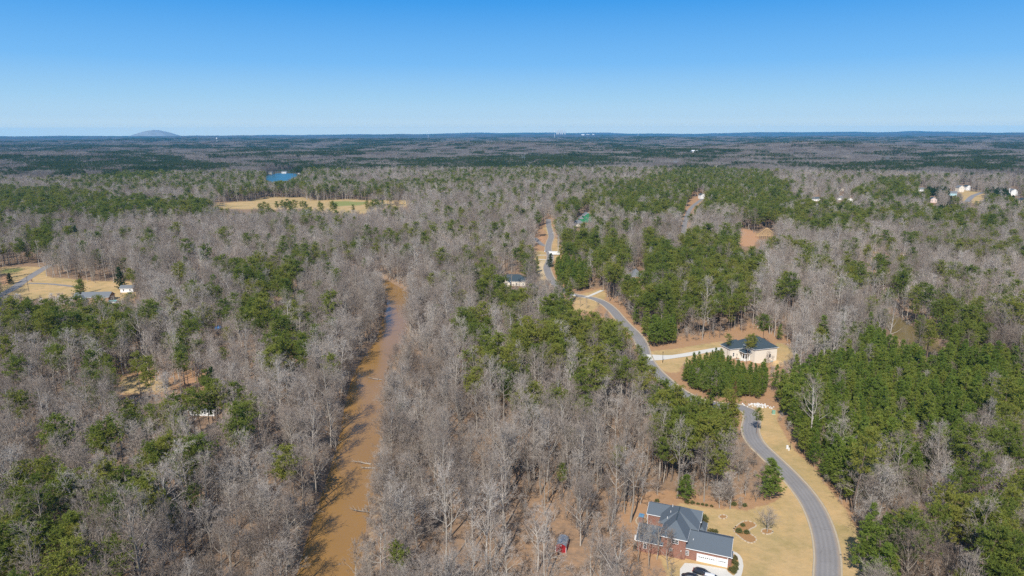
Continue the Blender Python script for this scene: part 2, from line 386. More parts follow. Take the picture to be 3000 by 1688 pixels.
# ------------------------------------------------------------------ visible open ground, as seen in the photo (pixel outlines, used to keep trees off it)
OPEN = {
 'lawn_house': [(1842,1505),(1890,1468),(1964,1458),(2010,1465),(2088,1484),(2135,1492),(2197,1490),(2225,1478),(2287,1458),(2292,1399),(2262,1352),(2228,1322),(2186,1292),(2184,1255),(2196,1222),(2188,1205),
    (2181,1185),(2215,1188),(2288,1199),(2279,1226),(2296,1250),(2309,1278),(2335,1316),(2383,1371),(2423,1430),(2461,1477),(2492,1527),(2503,1538),(2523,1607),(2515,1632),(2499,1672),(2495,1760),(1985,1760),(1990,1655),(1968,1610),(1950,1560),(1880,1520),(1858,1515)],
 'lawn_mid': [(1895,1018),(1919,1021),(2010,1005),(2104,991),(2159,974),(2200,971),(2269,991),(2349,1027),(2311,1043),(2275,1054),(2253,1076),(2186,1068),(2142,1062),(2117,1060),(2076,1035),(2035,1042),(1993,1071),(1990,1087),(1999,1118),
    (2037,1134),(2104,1155),(2173,1167),(2247,1170),(2253,1143),(2280,1154),(2286,1181),(2181,1189),(2131,1192),(2057,1181),(2035,1170),(2004,1151),(1971,1129),(1938,1115),(1925,1085),(1905,1062),(1885,1045),(1878,1010),(1866,988),(1844,966),(1827,952),(1800,924),(1800,893),(1841,927),(1861,960),(1891,993)],
 'bend': [(1679,911),(1679,883),(1676,869),(1648,847),(1626,832),(1643,839),(1665,850),(1685,855),(1731,850),(1762,842),(1764,853),(1786,883),(1808,900),(1831,922),(1841,952),(1800,927),(1773,913),(1740,918),(1731,927),(1717,916),(1695,911)],
 'street': [(1571,800),(1579,770),(1577,753),(1566,731),(1571,715),(1568,681),(1590,668),(1601,640),(1613,643),(1621,665),(1632,684),(1632,715),(1635,748),(1624,764),(1621,789),(1629,817),(1635,828),(1621,832),(1610,830),(1599,803),(1588,800),(1580,822),(1570,815)],
 'field_left': [(0,783),(83,782),(132,782),(138,813),(199,816),(248,824),(260,832),(300,832),(356,827),(392,832),(392,858),(317,872),(221,868),(155,862),(28,860),(0,865)],
 'field_far': [(613,594),(718,592),(788,579),(885,581),(905,590),(994,586),(1097,590),(1206,588),(1186,600),(1132,601),(1085,602),(1070,614),(1000,617),(893,606),(776,606),(718,617),(637,606)],
 'lake': [(772,522),(785,512),(860,510),(884,513),(860,520),(830,530),(785,530)],
 'side_street': [(2000,687),(2000,633),(2023,586),(2050,571),(2068,572),(2066,584),(2035,610),(2016,625),(2012,664),(2004,695)],
 'construction': [(2167,676),(2194,676),(2215,686),(2248,668),(2283,689),(2240,699),(2206,722),(2171,722)],
 'far_street': [(2815,559),(2889,567),(2877,590),(2827,590),(2823,575)],
 'creek': [(2594,932),(2637,944),(2683,982),(2715,1010),(2660,998),(2637,994),(2606,967)],
 'river': [(882,1700),(913,1600),(930,1530),(945,1460),(962,1400),(985,1350),(1005,1300),(1002,1250),(1020,1200),(1025,1160),(1041,1110),(1072,1080),(1084,1040),(1130,1000),(1139,960),(1146,920),(1146,880),(1138,850),(1150,842),(1175,848),(1192,880),(1200,920),(1166,960),(1152,1000),(1144,1040),(1112,1080),(1120,1110),(1112,1160),(1082,1200),(1105,1250),(1106,1300),(1092,1350),(1088,1400),(1066,1460),(1045,1530),(1030,1600),(1023,1700)],
 'yard_a': [(349,1150),(345,1125),(388,1100),(497,1126),(497,1146),(440,1152)],
 'yard_b': [(524,1108),(571,1108),(575,1128),(530,1130)],
 'roof_a': [(1459,818),(1505,797),(1543,806),(1541,826),(1500,822),(1472,826)],
 'home_white': [(555,1190),(625,1190),(628,1214),(555,1214)],
 'shed': [(1600,1545),(1690,1550),(1690,1640),(1600,1640)],
 'chimney': [(1875,1510),(1900,1505),(1945,1560),(1945,1600),(1876,1600)],
 'sub_a': [(2715,574),(2747,576),(2747,592),(2727,592)], 'sub_b': [(2805,540),(2847,540),(2847,560),(2807,562)], 'sub_c': [(2780,558),(2802,558),(2802,573),(2780,573)],
 'sub_d': [(2686,548),(2714,548),(2714,560),(2686,560)], 'sub_e': [(2958,548),(2983,548),(2983,572),(2962,572)], 'sub_f': [(2981,578),(3002,578),(3002,593),(2981,593)],
 'sub_g': [(2454,571),(2474,571),(2474,585),(2454,585)], 'sub_h': [(2377,574),(2407,574),(2407,588),(2377,588)], 'sub_i': [(2481,580),(2499,580),(2499,591),(2481,591)],
 'sub_j': [(2456,552),(2474,552),(2474,559),(2456,559)], 'sub_k': [(2850,636),(2868,636),(2868,648),(2850,648)],
 'framing_green': [(1713,624),(1730,624),(1730,642),(1680,656),(1680,643)], 'roof_b': [(1856,794),(1878,796),(1880,818),(1856,818)], 'blue': [(630,942),(652,942),(652,960),(630,960)],
 'lamp': [], 'lakeshore': [(785,496),(885,500),(885,511),(785,511)],
}
def in_open(px, py, skip=()):
    r = np.zeros(np.shape(px), bool)
    for k, p in OPEN.items():
        if p and k not in skip: r |= inpoly(px, py, p)
    return r

# ------------------------------------------------------------------ pine stands (where their crowns show in the photo) and single pines
PINES = [
 (.8, 'p', [(0,565),(140,560),(230,573),(300,583),(420,585),(470,597),(560,592),(620,605),(610,640),(540,645),(460,640),(380,640),(330,655),(300,665),(240,640),(180,640),(110,648),(60,630),(0,635)]),
 (.9, 'p', [(60,740),(80,700),(140,685),(190,688),(170,705),(140,740),(120,775),(75,775)]),
 (.85, 'p', [(0,965),(50,925),(100,910),(180,920),(240,925),(300,910),(350,925),(390,945),(400,990),(360,1010),(320,1010),(280,1020),(240,1000),(190,1010),(170,1040),(150,1010),(60,1000),(10,990)]),
 (.8, 'p', [(140,1060),(190,1045),(240,1030),(300,1040),(350,1040),(350,1080),(340,1120),(280,1130),(260,1140),(220,1190),(225,1140),(180,1110)]),
 (.62, 'p', [(620,790),(690,780),(760,790),(850,800),(900,810),(870,850),(860,890),(880,920),(860,960),(840,980),(780,985),(700,980),(700,920),(740,860),(680,830)]),
 (.8, 'p', [(780,1000),(820,980),(900,985),(910,1040),(860,1075),(800,1095),(775,1060)]),
 (.75, 'p', [(1395,865),(1440,820),(1470,830),(1530,835),(1540,870),(1540,900),(1520,950),(1480,965),(1470,900),(1420,880)]),
 (.95, 'y', [(1612,832),(1650,850),(1680,880),(1690,910),(1660,930),(1640,925),(1640,880)]),
 (.8, 'p', [(1345,1000),(1350,930),(1380,915),(1400,950),(1430,945),(1440,975),(1390,1020)]),
 (.85, 'p', [(1385,1030),(1420,1010),(1470,1020),(1480,1060),(1460,1100),(1400,1100)]),
 (.75, 'p', [(1490,1040),(1530,970),(1600,930),(1700,910),(1760,960),(1840,950),(1870,1020),(1850,1060),(1800,1060),(1800,1080),(1830,1150),(1810,1190),(1760,1170),(1740,1130),(1700,1130),(1650,1110),(1600,1120),(1570,1080),(1520,1080)]),
 (.9, 'p', [(1450,1130),(1490,1105),(1530,1140),(1530,1190),(1460,1190),(1440,1160)]),
 (.9, 'p', [(1870,1080),(1920,1065),(1940,1110),(1910,1125),(1880,1110)]),
 (2.2, 'p', [(1940,1120),(2000,1150),(2060,1180),(2090,1200),(2150,1190),(2175,1210),(2170,1240),(2120,1260),(2150,1300),(2120,1335),(2060,1310),(2000,1300),(1950,1320),(1920,1260),(1930,1180)]),
 (1.0, 'y', [(1620,760),(1650,740),(1720,770),(1720,830),(1690,845),(1640,830)]),
 (.6, 'p', [(1635,700),(1700,680),(1800,690),(1850,720),(1830,800),(1780,850),(1720,770),(1650,740)]),
 (.8, 'p', [(1615,625),(1700,590),(1760,580),(1740,600),(1660,640)]),
 (.55, 'p', [(1750,560),(1850,540),(2000,500),(2250,510),(2300,560),(2040,600),(2000,640),(1850,640),(1780,610)]),
 (.85, 'p', [(1830,850),(1870,760),(1900,700),(2000,680),(2150,700),(2220,740),(2240,790),(2190,830),(2180,900),(2100,930),(2010,920),(1950,940),(1870,900)]),
 (1.0, 'y', [(1770,862),(1800,850),(1870,900),(2010,930),(2010,975),(1900,985),(1860,945),(1820,905)]),
 (1.0, 'z', [(1995,1085),(2040,1055),(2090,1035),(2140,1065),(2200,1080),(2245,1082),(2250,1110),(2240,1150),(2173,1152),(2104,1138),(2037,1116),(2000,1102)]),
 (.9, 'y', [(2258,1098),(2286,1060),(2340,1045),(2388,1015),(2450,1022),(2505,1017),(2516,940),(2582,944),(2600,990),(2699,1005),(2740,1010),(2893,990),(3000,1017),(3000,1205),(2868,1200),(2860,1250),(2787,1290),(2730,1295),(2722,1343),(2625,1352),(2543,1360),(2495,1384),(2495,1500),(2445,1445),(2381,1358),(2340,1295),(2300,1245),(2290,1170)]),
 (.95, 'p', [(2694,975),(2757,885),(2807,928),(2885,940),(2893,990),(2760,1010)]),
 (1.0, 'y', [(2512,1560),(2520,1500),(2570,1485),(2610,1510),(2620,1570),(2650,1590),(2640,1660),(2540,1700),(2535,1600)]),
 (.9, 'p', [(2780,1440),(2860,1405),(2900,1450),(3000,1440),(3000,1700),(2700,1700),(2740,1600),(2720,1540),(2760,1480)]),
 (.8, 'p', [(2039,605),(2070,563),(2116,547),(2233,535),(2300,545),(2330,590),(2420,600),(2480,625),(2560,630),(2700,615),(2760,625),(2830,630),(2912,650),(2912,680),(2740,668),(2640,656),(2560,645),(2466,690),(2388,687),(2330,665),(2180,640),(2160,610),(2045,612)]),
 (.6, 'p', [(2600,530),(2700,530),(2720,590),(2560,600),(2480,570)]),
 (.95, 'd', [(2890,560),(2910,545),(2950,550),(2975,575),(2980,595),(2930,598),(2900,590)]),
 (.9, 'd', [(2730,600),(2825,590),(2820,620),(2740,625)]), (.9, 'd', [(2700,545),(2780,545),(2790,575),(2710,575)]),
 (.85, 'p', [(2370,495),(2480,485),(2600,475),(2750,465),(3000,460),(3000,495),(2800,490),(2700,495),(2560,500),(2450,510)]),
 (.85, 'p', [(250,490),(330,465),(380,475),(490,455),(600,480),(590,500),(440,530),(260,540),(300,510)]), (.85, 'p', [(60,500),(140,475),(240,495),(230,515),(150,515)]),
]
BARE_HOLES = [[(2655,1195),(2695,1185),(2735,1200),(2730,1240),(2690,1245),(2660,1225)], [(2745,1040),(2800,1040),(2800,1075),(2750,1070)], [(2560,1380),(2780,1370),(2770,1420),(2700,1480),(2640,1500),(2560,1470)], [(1810,1020),(1860,1020),(1860,1050),(1800,1050)],
   [(1930,690),(1975,640),(2000,690),(1990,740),(1950,740)], [(2010,640),(2190,640),(2180,690),(2030,690)]]
# single pines:  crown centre x, y (photo), height in metres, kind
SOLO = [(420,745,22,'p'),(330,690,20,'p'),(372,688,20,'p'),(415,684,20,'p'),(410,708,20,'p'),(455,705,20,'p'),(222,680,26,'d'),(270,716,18,'d'),(616,692,20,'p'),(545,770,22,'p'),(530,803,22,'p'),(560,806,20,'p'),
 (635,778,22,'p'),(655,790,22,'p'),(700,795,20,'p'),(950,758,24,'p'),(975,745,24,'p'),(965,790,22,'p'),(1030,670,22,'p'),(1022,752,22,'p'),(1070,775,20,'p'),(1250,730,22,'p'),(1265,820,22,'p'),(1322,832,22,'p'),
 (1390,815,22,'p'),(1370,735,22,'p'),(1395,742,22,'p'),(1310,760,20,'p'),(1360,795,24,'p'),(1480,730,24,'p'),(1510,745,24,'p'),(1540,760,24,'p'),(1530,720,22,'p'),(1560,745,20,'p'),(1345,642,22,'p'),(1413,650,22,'p'),
 (1400,585,24,'p'),(1405,575,24,'p'),(1430,612,22,'p'),(1516,624,24,'p'),(1575,640,30,'p'),(1636,665,28,'p'),(1640,655,26,'p'),(1273,915,18,'p'),(1650,690,26,'p'),
 (930,980,22,'p'),(470,935,20,'d'),(624,832,24,'y'),(235,816,16,'b'),(232,843,22,'p'),(350,800,18,'d'),(385,805,20,'p'),(395,812,20,'p'),
 (600,1150,24,'p'),(585,1178,24,'p'),(560,1175,22,'p'),(620,1180,20,'p'),(600,1110,18,'p'),(400,1065,22,'p'),(435,1075,22,'p'),(440,1100,22,'p'),(520,1010,22,'p'),(530,1040,22,'p'),(600,920,24,'p'),(660,905,24,'p'),
 (720,1225,24,'p'),(700,1255,24,'p'),(740,1190,20,'p'),(840,1355,22,'p'),(830,1375,18,'p'),(154,1290,22,'p'),(309,1268,24,'p'),(300,1300,20,'p'),(425,1273,12,'d'),(491,1285,14,'p'),(441,1345,24,'p'),(470,1330,22,'p'),
 (503,1323,24,'p'),(574,1325,24,'p'),(560,1350,22,'p'),(540,1380,20,'p'),(427,1450,24,'p'),(440,1480,22,'p'),(405,1470,20,'p'),(76,1404,24,'p'),(128,1400,24,'p'),(110,1440,22,'p'),(60,1430,22,'p'),(199,1420,24,'p'),(190,1450,22,'p'),
 (323,1404,24,'p'),(310,1450,22,'p'),(340,1470,20,'p'),(199,1560,22,'p'),(215,1590,20,'p'),(185,1600,20,'p'),(52,1570,24,'p'),(30,1600,24,'p'),(80,1590,22,'p'),(71,1520,22,'p'),(100,1500,22,'p'),(140,1560,18,'p'),(365,1237,20,'p'),(380,1200,18,'p'),
 (1165,1625,16,'p'),(1172,1205,14,'d'),(1675,1285,14,'p'),(1665,1270,12,'p'),(1620,1150,20,'p'),(1635,1180,18,'p'),(1810,1335,14,'p'),(1590,1010,22,'p'),(1370,1060,22,'p'),(1450,1075,20,'p'),
 (2856,803,22,'p'),(2897,812,22,'p'),(2828,860,20,'p'),(2935,862,24,'p'),(2966,880,20,'p'),(2690,870,22,'p'),(2686,900,20,'p'),(2497,752,20,'p'),(2293,825,30,'p'),(2285,850,26,'p'),(2317,832,30,'p'),(2325,850,24,'p'),(2224,770,26,'p'),(2230,800,24,'p'),
 (2286,962,10,'y'),(2414,955,22,'y'),(2420,980,18,'y'),(2472,968,20,'y'),(2560,980,18,'y'),(2950,1290,24,'p'),(2930,1310,22,'p'),(2975,1330,22,'p'),(2960,690,24,'p'),(2985,710,24,'p'),(2970,735,22,'p'),(2240,945,20,'p'),(2990,640,22,'p'),
 (1405,520,24,'p'),(1060,505,24,'p'),(1404,585,24,'p'),
 (762,606,20,'p'),(774,603,22,'p'),(786,606,18,'p'),(810,601,22,'p'),(826,599,24,'p'),(836,603,22,'p'),(845,597,26,'p'),(853,602,24,'p'),(862,598,26,'p'),(884,598,20,'p'),(893,602,22,'p'),(935,602,24,'p'),(944,608,22,'p'),(973,602,26,'p'),(981,607,24,'p'),(1076,600,24,'p'),(1084,603,22,'p'),(1092,599,26,'p'),(1103,597,26,'p'),(1112,602,24,'p'),(1120,599,24,'p'),(1220,600,22,'p'),(1240,606,22,'p'),(1255,600,22,'p'),(1275,604,20,'p'),
 (650,620,20,'p'),(690,628,20,'p'),(1035,610,20,'p'),
 (180,965,22,'p'),(60,1060,16,'p'),(520,955,20,'p'),(560,950,20,'p'),(570,1020,18,'p'),(535,1060,20,'p'),(620,1105,18,'d'),(590,930,22,'p'),(480,1000,18,'p'),(380,1240,18,'p'),(375,1215,16,'p'),(280,1290,20,'p'),(455,1345,20,'p'),(560,1320,22,'p'),(525,1365,20,'p'),(590,1345,20,'p'),
 (350,1420,22,'p'),(300,1480,20,'p'),(440,1430,22,'p'),(140,1380,20,'p'),(60,1470,20,'p'),(120,1470,20,'p'),(20,1550,22,'p'),(15,1640,20,'p'),(60,1640,20,'p'),(110,1620,20,'p'),(230,1560,18,'p'),(210,1440,20,'p'),(320,1520,16,'p'),
 (640,860,22,'p'),(580,880,18,'p'),(735,840,22,'p'),(760,880,22,'p'),(790,930,22,'p'),(800,1090,20,'p'),(860,1000,22,'p'),(270,1170,18,'p'),(330,1180,18,'p'),(1330,960,20,'p'),(1400,1110,20,'p'),(1380,1130,18,'p'),(1560,1200,18,'p'),(1660,1180,20,'p'),(1350,870,20,'p'),(1290,880,16,'p')]
pine_fn = None
def stand_noise(x, y):
    """large pine stands of the rolling country, as a 0..1 density"""
    n = fbm(x/250, y/250, 21, 3)*.72 + fbm(x/1500, y/1100, 31, 2)*.28
    return n
LOWFREQ_CUT = 0.55

# ------------------------------------------------------------------ ground sheet
def build_ground():
    ang = np.concatenate([np.linspace(-180, -56, 32)[:-1], np.linspace(-56, 56, 470)[:-1], np.linspace(56, 180, 33)[:-1]])
    rr = [3, 20, 50, 80, 105]; r = 120.
    while r < 24000: rr.append(r); r *= 1.0088 if r < 1100 else 1.011
    rr.append(24000); rr = np.array(rr); na = len(ang); nr = len(rr)
    A, Rr = np.meshgrid(np.radians(ang), rr)
    X = Rr*np.sin(A); Y = Rr*np.cos(A); Z = terrain(X, Y)
    Xf, Yf, Zf = X.ravel(), Y.ravel(), Z.ravel()
    V = np.stack([Xf, Yf, Zf], 1)
    V = np.vstack([V, [[0, 0, float(Zf[0])]]])
    idx = np.arange(nr*na).reshape(nr, na)
    a = idx[:-1, :]; b = np.roll(idx, -1, 1)[:-1, :]; c = np.roll(idx, -1, 1)[1:, :]; d = idx[1:, :]
    quads = np.stack([a, d, c, b], -1).reshape(-1, 4)
    cen = len(V)-1
    tri = [(cen, int(idx[0, i]), int(idx[0, (i+1) % na])) for i in range(na)]
    me = new_mesh('ground', V, quads, [M['ground']], smooth=True)
    px, py = proj(Xf, Yf, Zf); front = Yf > 60
    R_ = np.hypot(Xf, Yf)
    att = {k: np.zeros(len(V)) for k in ('lawn', 'straw', 'clay', 'sand', 'green', 'far', 'pine')}
    def put(nm, poly, val=1.0): att[nm][:-1][front & inpoly(px, py, poly)] = val
    put('straw', [(1780,1470),(1900,1440),(1990,1440),(2100,1460),(2230,1440),(2290,1390),(2200,1300),(2160,1250),(2170,1180),(2300,1150),(2300,1250),(2345,1310),(2440,1420),(2520,1520),(2550,1600),(2530,1760),(1700,1760),(1640,1640),(1680,1540)])
    put('straw', [(1790,880),(1850,920),(1900,985),(1990,985),(2100,965),(2200,945),(2290,960),(2400,1020),(2330,1060),(2270,1100),(2260,1200),(2100,1210),(1990,1150),(1900,1100),(1860,1030),(1820,970),(1790,930)])
    put('straw', [(1560,640),(1640,640),(1650,760),(1640,800),(1680,850),(1790,840),(1860,940),(1850,1000),(1790,950),(1680,930),(1600,830),(1560,800)])
    put('straw', [(2000,560),(2080,560),(2040,640),(2010,720),(1995,700)])
    put('straw', [(330,1160),(340,1080),(620,1080),(620,1140),(500,1160)])
    put('clay', [(2163,672),(2205,672),(2225,700),(2205,722),(2163,722)]); put('clay', [(2530,735),(2650,740),(2640,800),(2560,810)], 1.0); put('clay', [(0,800),(22,800),(22,838),(0,840)])
    put('lawn', [(1900,1560),(1930,1500),(1985,1478),(2090,1490),(2200,1494),(2285,1465),(2292,1395),(2390,1450),(2400,1760),(1980,1760),(1940,1650),(1900,1600)]); put('straw', [(1700,1490),(1860,1480),(1880,1560),(1850,1640),(1700,1660)], .8)
    put('lawn', [(2228,1185),(2284,1204),(2274,1230),(2292,1254),(2304,1282),(2330,1320),(2384,1371),(2426,1430),(2466,1478),(2497,1527),(2508,1540),(2530,1607),(2522,1640),(2510,1760),(2440,1760),(2440,1560),(2300,1390),(2220,1320),(2200,1260),(2215,1200)])
    put('lawn', [(1898,1026),(1960,1026),(2060,1008),(2120,1000),(2130,1025),(2120,1050),(2040,1050),(1996,1072),(1990,1095),(1950,1092),(1915,1065)])
    put('lawn', [(2270,1000),(2345,1028),(2300,1070),(2260,1075)])
    put('lawn', [(0,782),(135,782),(140,812),(250,822),(400,826),(400,880),(220,872),(0,880)]); put('green', [(0,788),(80,784),(60,800),(0,806)], .7)
    put('lawn', [(1565,735),(1600,735),(1600,780),(1600,860),(1560,800)]); put('lawn', [(1610,700),(1640,700),(1640,760),(1615,770)]); put('lawn', [(1590,660),(1625,660),(1628,690),(1600,690)], .8)
    put('lawn', [(1672,870),(1770,842),(1780,870),(1740,915),(1680,915)], .8)
    put('lawn', [(600,598),(720,590),(790,576),(890,578),(1000,583),(1215,585),(1190,606),(1130,606),(1075,625),(990,635),(890,612),(776,614),(640,612)])
    put('green', [(960,590),(1090,590),(1060,602),(980,606)], .8); put('sand', [(1010,586),(1060,586),(1040,590),(1010,590)])
    put('lawn', [(350,1095),(500,1110),(500,1150),(345,1160)], .7); put('clay', [(524,1100),(575,1100),(578,1135),(528,1135)], .6)
    put('lawn', [(2808,556),(2895,562),(2885,595),(2820,595)]); put('lawn', [(2940,620),(3010,620),(3010,700),(2980,700)], .8); put('sand', [(785,503),(900,506),(890,513),(785,511)], .8)
    put('sand', [(2180,1182),(2215,1180),(2232,1192),(2215,1200),(2190,1196)], .8); put('sand', [(1572,820),(1576,770),(1600,745),(1600,800),(1590,830)], .8); put('clay', [(1566,690),(1600,690),(1600,716),(1572,712)], .7); put('clay', [(1618,700),(1634,700),(1632,760),(1620,765)], .6)
    put('sand', [(1640,855),(1720,845),(1720,852),(1640,864)], .5); put('straw', [(1560,1400),(1800,1420),(1830,1700),(1500,1700),(1480,1560)], .42)
    put('straw', [(2200,690),(2600,700),(2640,830),(2550,900),(2300,900)], .3)
    # river banks: sandy mud
    near = (R_ < 700)
    dR = np.full(len(Xf), 1e9); dR[near] = dist_path(Xf[near], Yf[near], RIVER)
    att['sand'][:-1] += np.clip(1-np.abs(dR-RIVER_HALF-3)/5, 0, 1)*.45
    att['far'][:-1] = sstep(1500, 2200, R_)  # far ground darkened by colour in place of woodland shade
    att['pine'][:-1] = sstep(LOWFREQ_CUT-.05, LOWFREQ_CUT+.02, stand_noise(Xf, Yf))
    # blur the open-ground masks a little
    for k in ('lawn', 'straw', 'clay', 'green', 'sand'):
        g = att[k][:-1].reshape(nr, na)
        for _ in range(2): g = (g + np.roll(g, 1, 0)+np.roll(g, -1, 0)+np.roll(g, 1, 1)+np.roll(g, -1, 1))/5
        att[k][:-1] = g.ravel()
    for k, v in att.items():
        a_ = me.attributes.new(k, 'FLOAT', 'POINT'); a_.data.foreach_set('value', v.astype(np.float32))
    o = link('ground', me); tag(o, kind='structure')
    # small cap right under the camera
    return o
build_ground()

def ribbon(name, path, half, mat, lift, kind='structure', zf=None, across=True):
    P = np.asarray(path); T = np.gradient(P, axis=0); T /= np.linalg.norm(T, axis=1)[:, None]+1e-9
    Nn = np.stack([T[:, 1], -T[:, 0]], 1)        # to the right of travel
    h = half if isinstance(half, np.ndarray) else np.full(len(P), half)
    k = 5; V = []; Q = []
    for j in range(k):
        s = -1+2*j/(k-1); xy = P+Nn*(h*s)[:, None]
        zc = terrain(P[:, 0], P[:, 1]) if zf is None else np.full(len(P), zf)
        V.append(np.column_stack([xy, zc+lift]))
    V = np.stack(V, 1).reshape(-1, 3); n = len(P)
    F = []
    for i in range(n-1):
        for j in range(k-1):
            a = i*k+j; F.append((a, a+1, a+k+1, a+k))
    me = new_mesh(name, V, np.array(F), [mat], smooth=True)
    if across:
        at = me.attributes.new('across', 'FLOAT', 'POINT'); at.data.foreach_set('value', np.tile(np.linspace(0, 1, k), n).astype(np.float32))
    o = link(name, me); tag(o, kind=kind); return o
def kerb(name, path, off, lift=0.0, wid=.6, hgt=.15):
    P = np.asarray(path); T = np.gradient(P, axis=0); T /= np.linalg.norm(T, axis=1)[:, None]+1e-9
    Nn = np.stack([T[:, 1], -T[:, 0]], 1)
    z = terrain(P[:, 0], P[:, 1])
    prof = [(0, 0.0), (.05, hgt), (wid, hgt), (wid+.02, -.1)]
    s = 1 if off > 0 else -1; V = []
    for (d, hh) in prof:
        xy = P+Nn*(off+s*d); V.append(np.column_stack([xy, z+lift+hh]))
    k = len(prof); V = np.stack(V, 1).reshape(-1, 3); F = []
    for i in range(len(P)-1):
        for j in range(k-1):
            a = i*k+j; F.append((a, a+1, a+k+1, a+k))
    o = link(name, new_mesh(name, V, np.array(F), [M['kerb']])); tag(o, kind='structure'); return o
road_px = [(2418,1900),(2422,1780),(2424,1688),(2424,1626),(2412,1558),(2385,1490),(2348,1435),(2300,1382),(2252,1336),(2214,1298),(2198,1262),(2203,1230),(2196,1206),(2168,1193),(2120,1189),(2065,1180),(2016,1162),(1976,1137),(1946,1112),(1918,1085),(1899,1060),
           (1889,1040),(1884,1020),(1876,1000),(1861,979),(1839,958),(1815,932),(1796,910),(1774,891),(1748,878),(1717,870),(1690,866),(1664,859),(1643,847),(1627,834),(1614,817),(1606,799),(1603,783),(1610,765),(1612,748),(1606,730),(1609,712),(1615,695),(1613,680),(1608,663),(1607,642)]
ROAD = smooth_path([ground_at(a, b) for a, b in road_px], 3)
ribbon('road', ROAD, 3.1, M['asphalt'], .06)
kerb('kerb', ROAD, 3.1, .05); kerb('kerb', ROAD, -3.1, .05)
def path_px(pts, step=3): return smooth_path([ground_at(a, b) for a, b in pts], step)
ribbon('side_road', path_px([(1604,722),(1590,718),(1577,708),(1566,697)]), 2.8, M['asphalt'], .075)
r2 = path_px([(1994,720),(2003,680),(2008,650),(2018,620),(2035,600),(2058,582)]); ribbon('side_road', r2, 3.2, M['asphalt'], .08)
ribbon('side_road', path_px([(-60,900),(0,866),(40,845),(83,815),(132,785),(160,772)]), 3.4, M['asphalt'], .08)
ribbon('side_road', path_px([(2832,592),(2850,575),(2872,566),(2884,562)]), 4.5, M['asphalt'], .1)
ribbon('farm_track', path_px([(83,830),(140,832),(200,838),(235,842)]), 1.7, M['asphalt'], .08)
ribbon('driveway', path_px([(1898,1048),(1930,1048),(1975,1045),(2020,1038),(2070,1029),(2115,1022),(2140,1026)]), np.concatenate([[5.0, 4.2, 3.2], np.full(200, 2.4)])[:len(path_px([(1898,1048),(1930,1048),(1975,1045),(2020,1038),(2070,1029),(2115,1022),(2140,1026)]))], M['concrete'], .11)
ribbon('driveway', path_px([(1606,737),(1640,738)]), 2.2, M['concrete'], .1)
for q in ([(1575,760),(1602,762)], [(1575,748),(1600,748)], [(1715,872),(1735,864),(1764,851)], [(1618,682),(1626,683)]):
    ribbon('driveway', path_px(q), 1.4, M['concrete'], .1)
ribbon('river', RIVER, RIVER_HALF+4.0, M['river'], 0, zf=-2.4, across=False)
ribbon('creek', CREEK, CREEK_HALF+3.0, M['creek'], 0, zf=-2.0, across=False)
def sheet(name, pxs, mat, lift, thick=0.0, kind='structure'):
    P = [ground_at(a, b) for a, b in pxs]; z = max(p[2] for p in P)
    mb = MB()
    top = [(p[0], p[1], z+lift) for p in P]
    if thick: mb.solid([(x, y, zz-thick) for x, y, zz in top], (0, 0, thick))
    else: mb.poly(top)
    o = mb.build(name, mat); tag(o, kind=kind); return o
lk = [ground_at(a, b) for a, b in ((755,532),(768,520),(780,511),(815,508),(850,508),(890,511),(905,516),(880,530),(840,545),(790,550))]
LAKE_Z = 0.0
mb = MB(); mb.poly([(p[0], p[1], LAKE_Z) for p in [unproj(a, b, LAKE_Z) for a, b in ((750,538),(766,520),(782,511),(815,508),(850,508),(888,511),(900,516),(880,530),(840,550),(790,556))]][::-1])
o = mb.build('lake', M['lake']); tag(o, kind='structure')

# distant granite dome
def dome():
    D = 17500.; dirx = (459-1500)/FOC
    cx, cy_ = dirx*D*.975, D
    n = 40; V = []; F = []
    for j in range(n+1):
        for i in range(n+1):
            u = -1+2*i/n; v = -1+2*j/n
            prof = max(0, 1-(abs(u+.06))**1.55)*max(0, 1-v*v)
            z = 172*prof**.85 + (float(vn(u*6, v*6, 4))-.5)*8*prof - 20
            V.append((cx+u*560, cy_+v*480, z))
    for j in range(n):
        for i in range(n):
            a = j*(n+1)+i; F.append((a, a+1, a+n+2, a+n+1))
    mt = simple('bare_granite', (.26,.26,.25), .9, .1, .45, .006)
    o = link('mountain', new_mesh('mountain', V, np.array(F), [mt], smooth=True)); tag(o, kind='structure')
dome()

# ------------------------------------------------------------------ tree shapes
class TB:
    """fast vertex/face collector for tree shapes"""
    def __init__(s): s.v = []; s.f = []
    def tube(s, pts, rads, n):
        b = len(s.v); pts = [np.array(p, float) for p in pts]; up = np.array([.31, .17, .93])
        for i, p in enumerate(pts):
            d = pts[min(i+1, len(pts)-1)]-pts[max(i-1, 0)]; d = d/(np.linalg.norm(d)+1e-9)
            u = np.cross(d, up); u /= np.linalg.norm(u)+1e-9; w_ = np.cross(d, u)
            for k in range(n):
                t = 2*math.pi*k/n; s.v.append(p+(u*math.cos(t)+w_*math.sin(t))*rads[i])
        for i in range(len(pts)-1):
            for k in range(n):
                j = (k+1) % n; a = b+i*n+k; c = b+i*n+j
                s.f.append((a, c, c+n)); s.f.append((a, c+n, a+n))
    def tri(s, a, b, c):
        k = len(s.v); s.v += [a, b, c]; s.f.append((k, k+1, k+2))
    def sliver(s, p, d, w_):
        q = np.cross(d, R.normal(size=3)); q = q/(np.linalg.norm(q)+1e-9)*w_/2
        s.tri(p-q, p+q, p+d)
    def arrays(s): return np.array(s.v, np.float32), np.array(s.f, np.int32)
R = np.random.default_rng(11)
def rot_off(d, ang, az):
    d = d/np.linalg.norm(d); u = np.cross(d, [.2, .1, .97]); u /= np.linalg.norm(u)+1e-9; v = np.cross(d, u)
    return d*math.cos(ang)+(u*math.cos(az)+v*math.sin(az))*math.sin(ang)
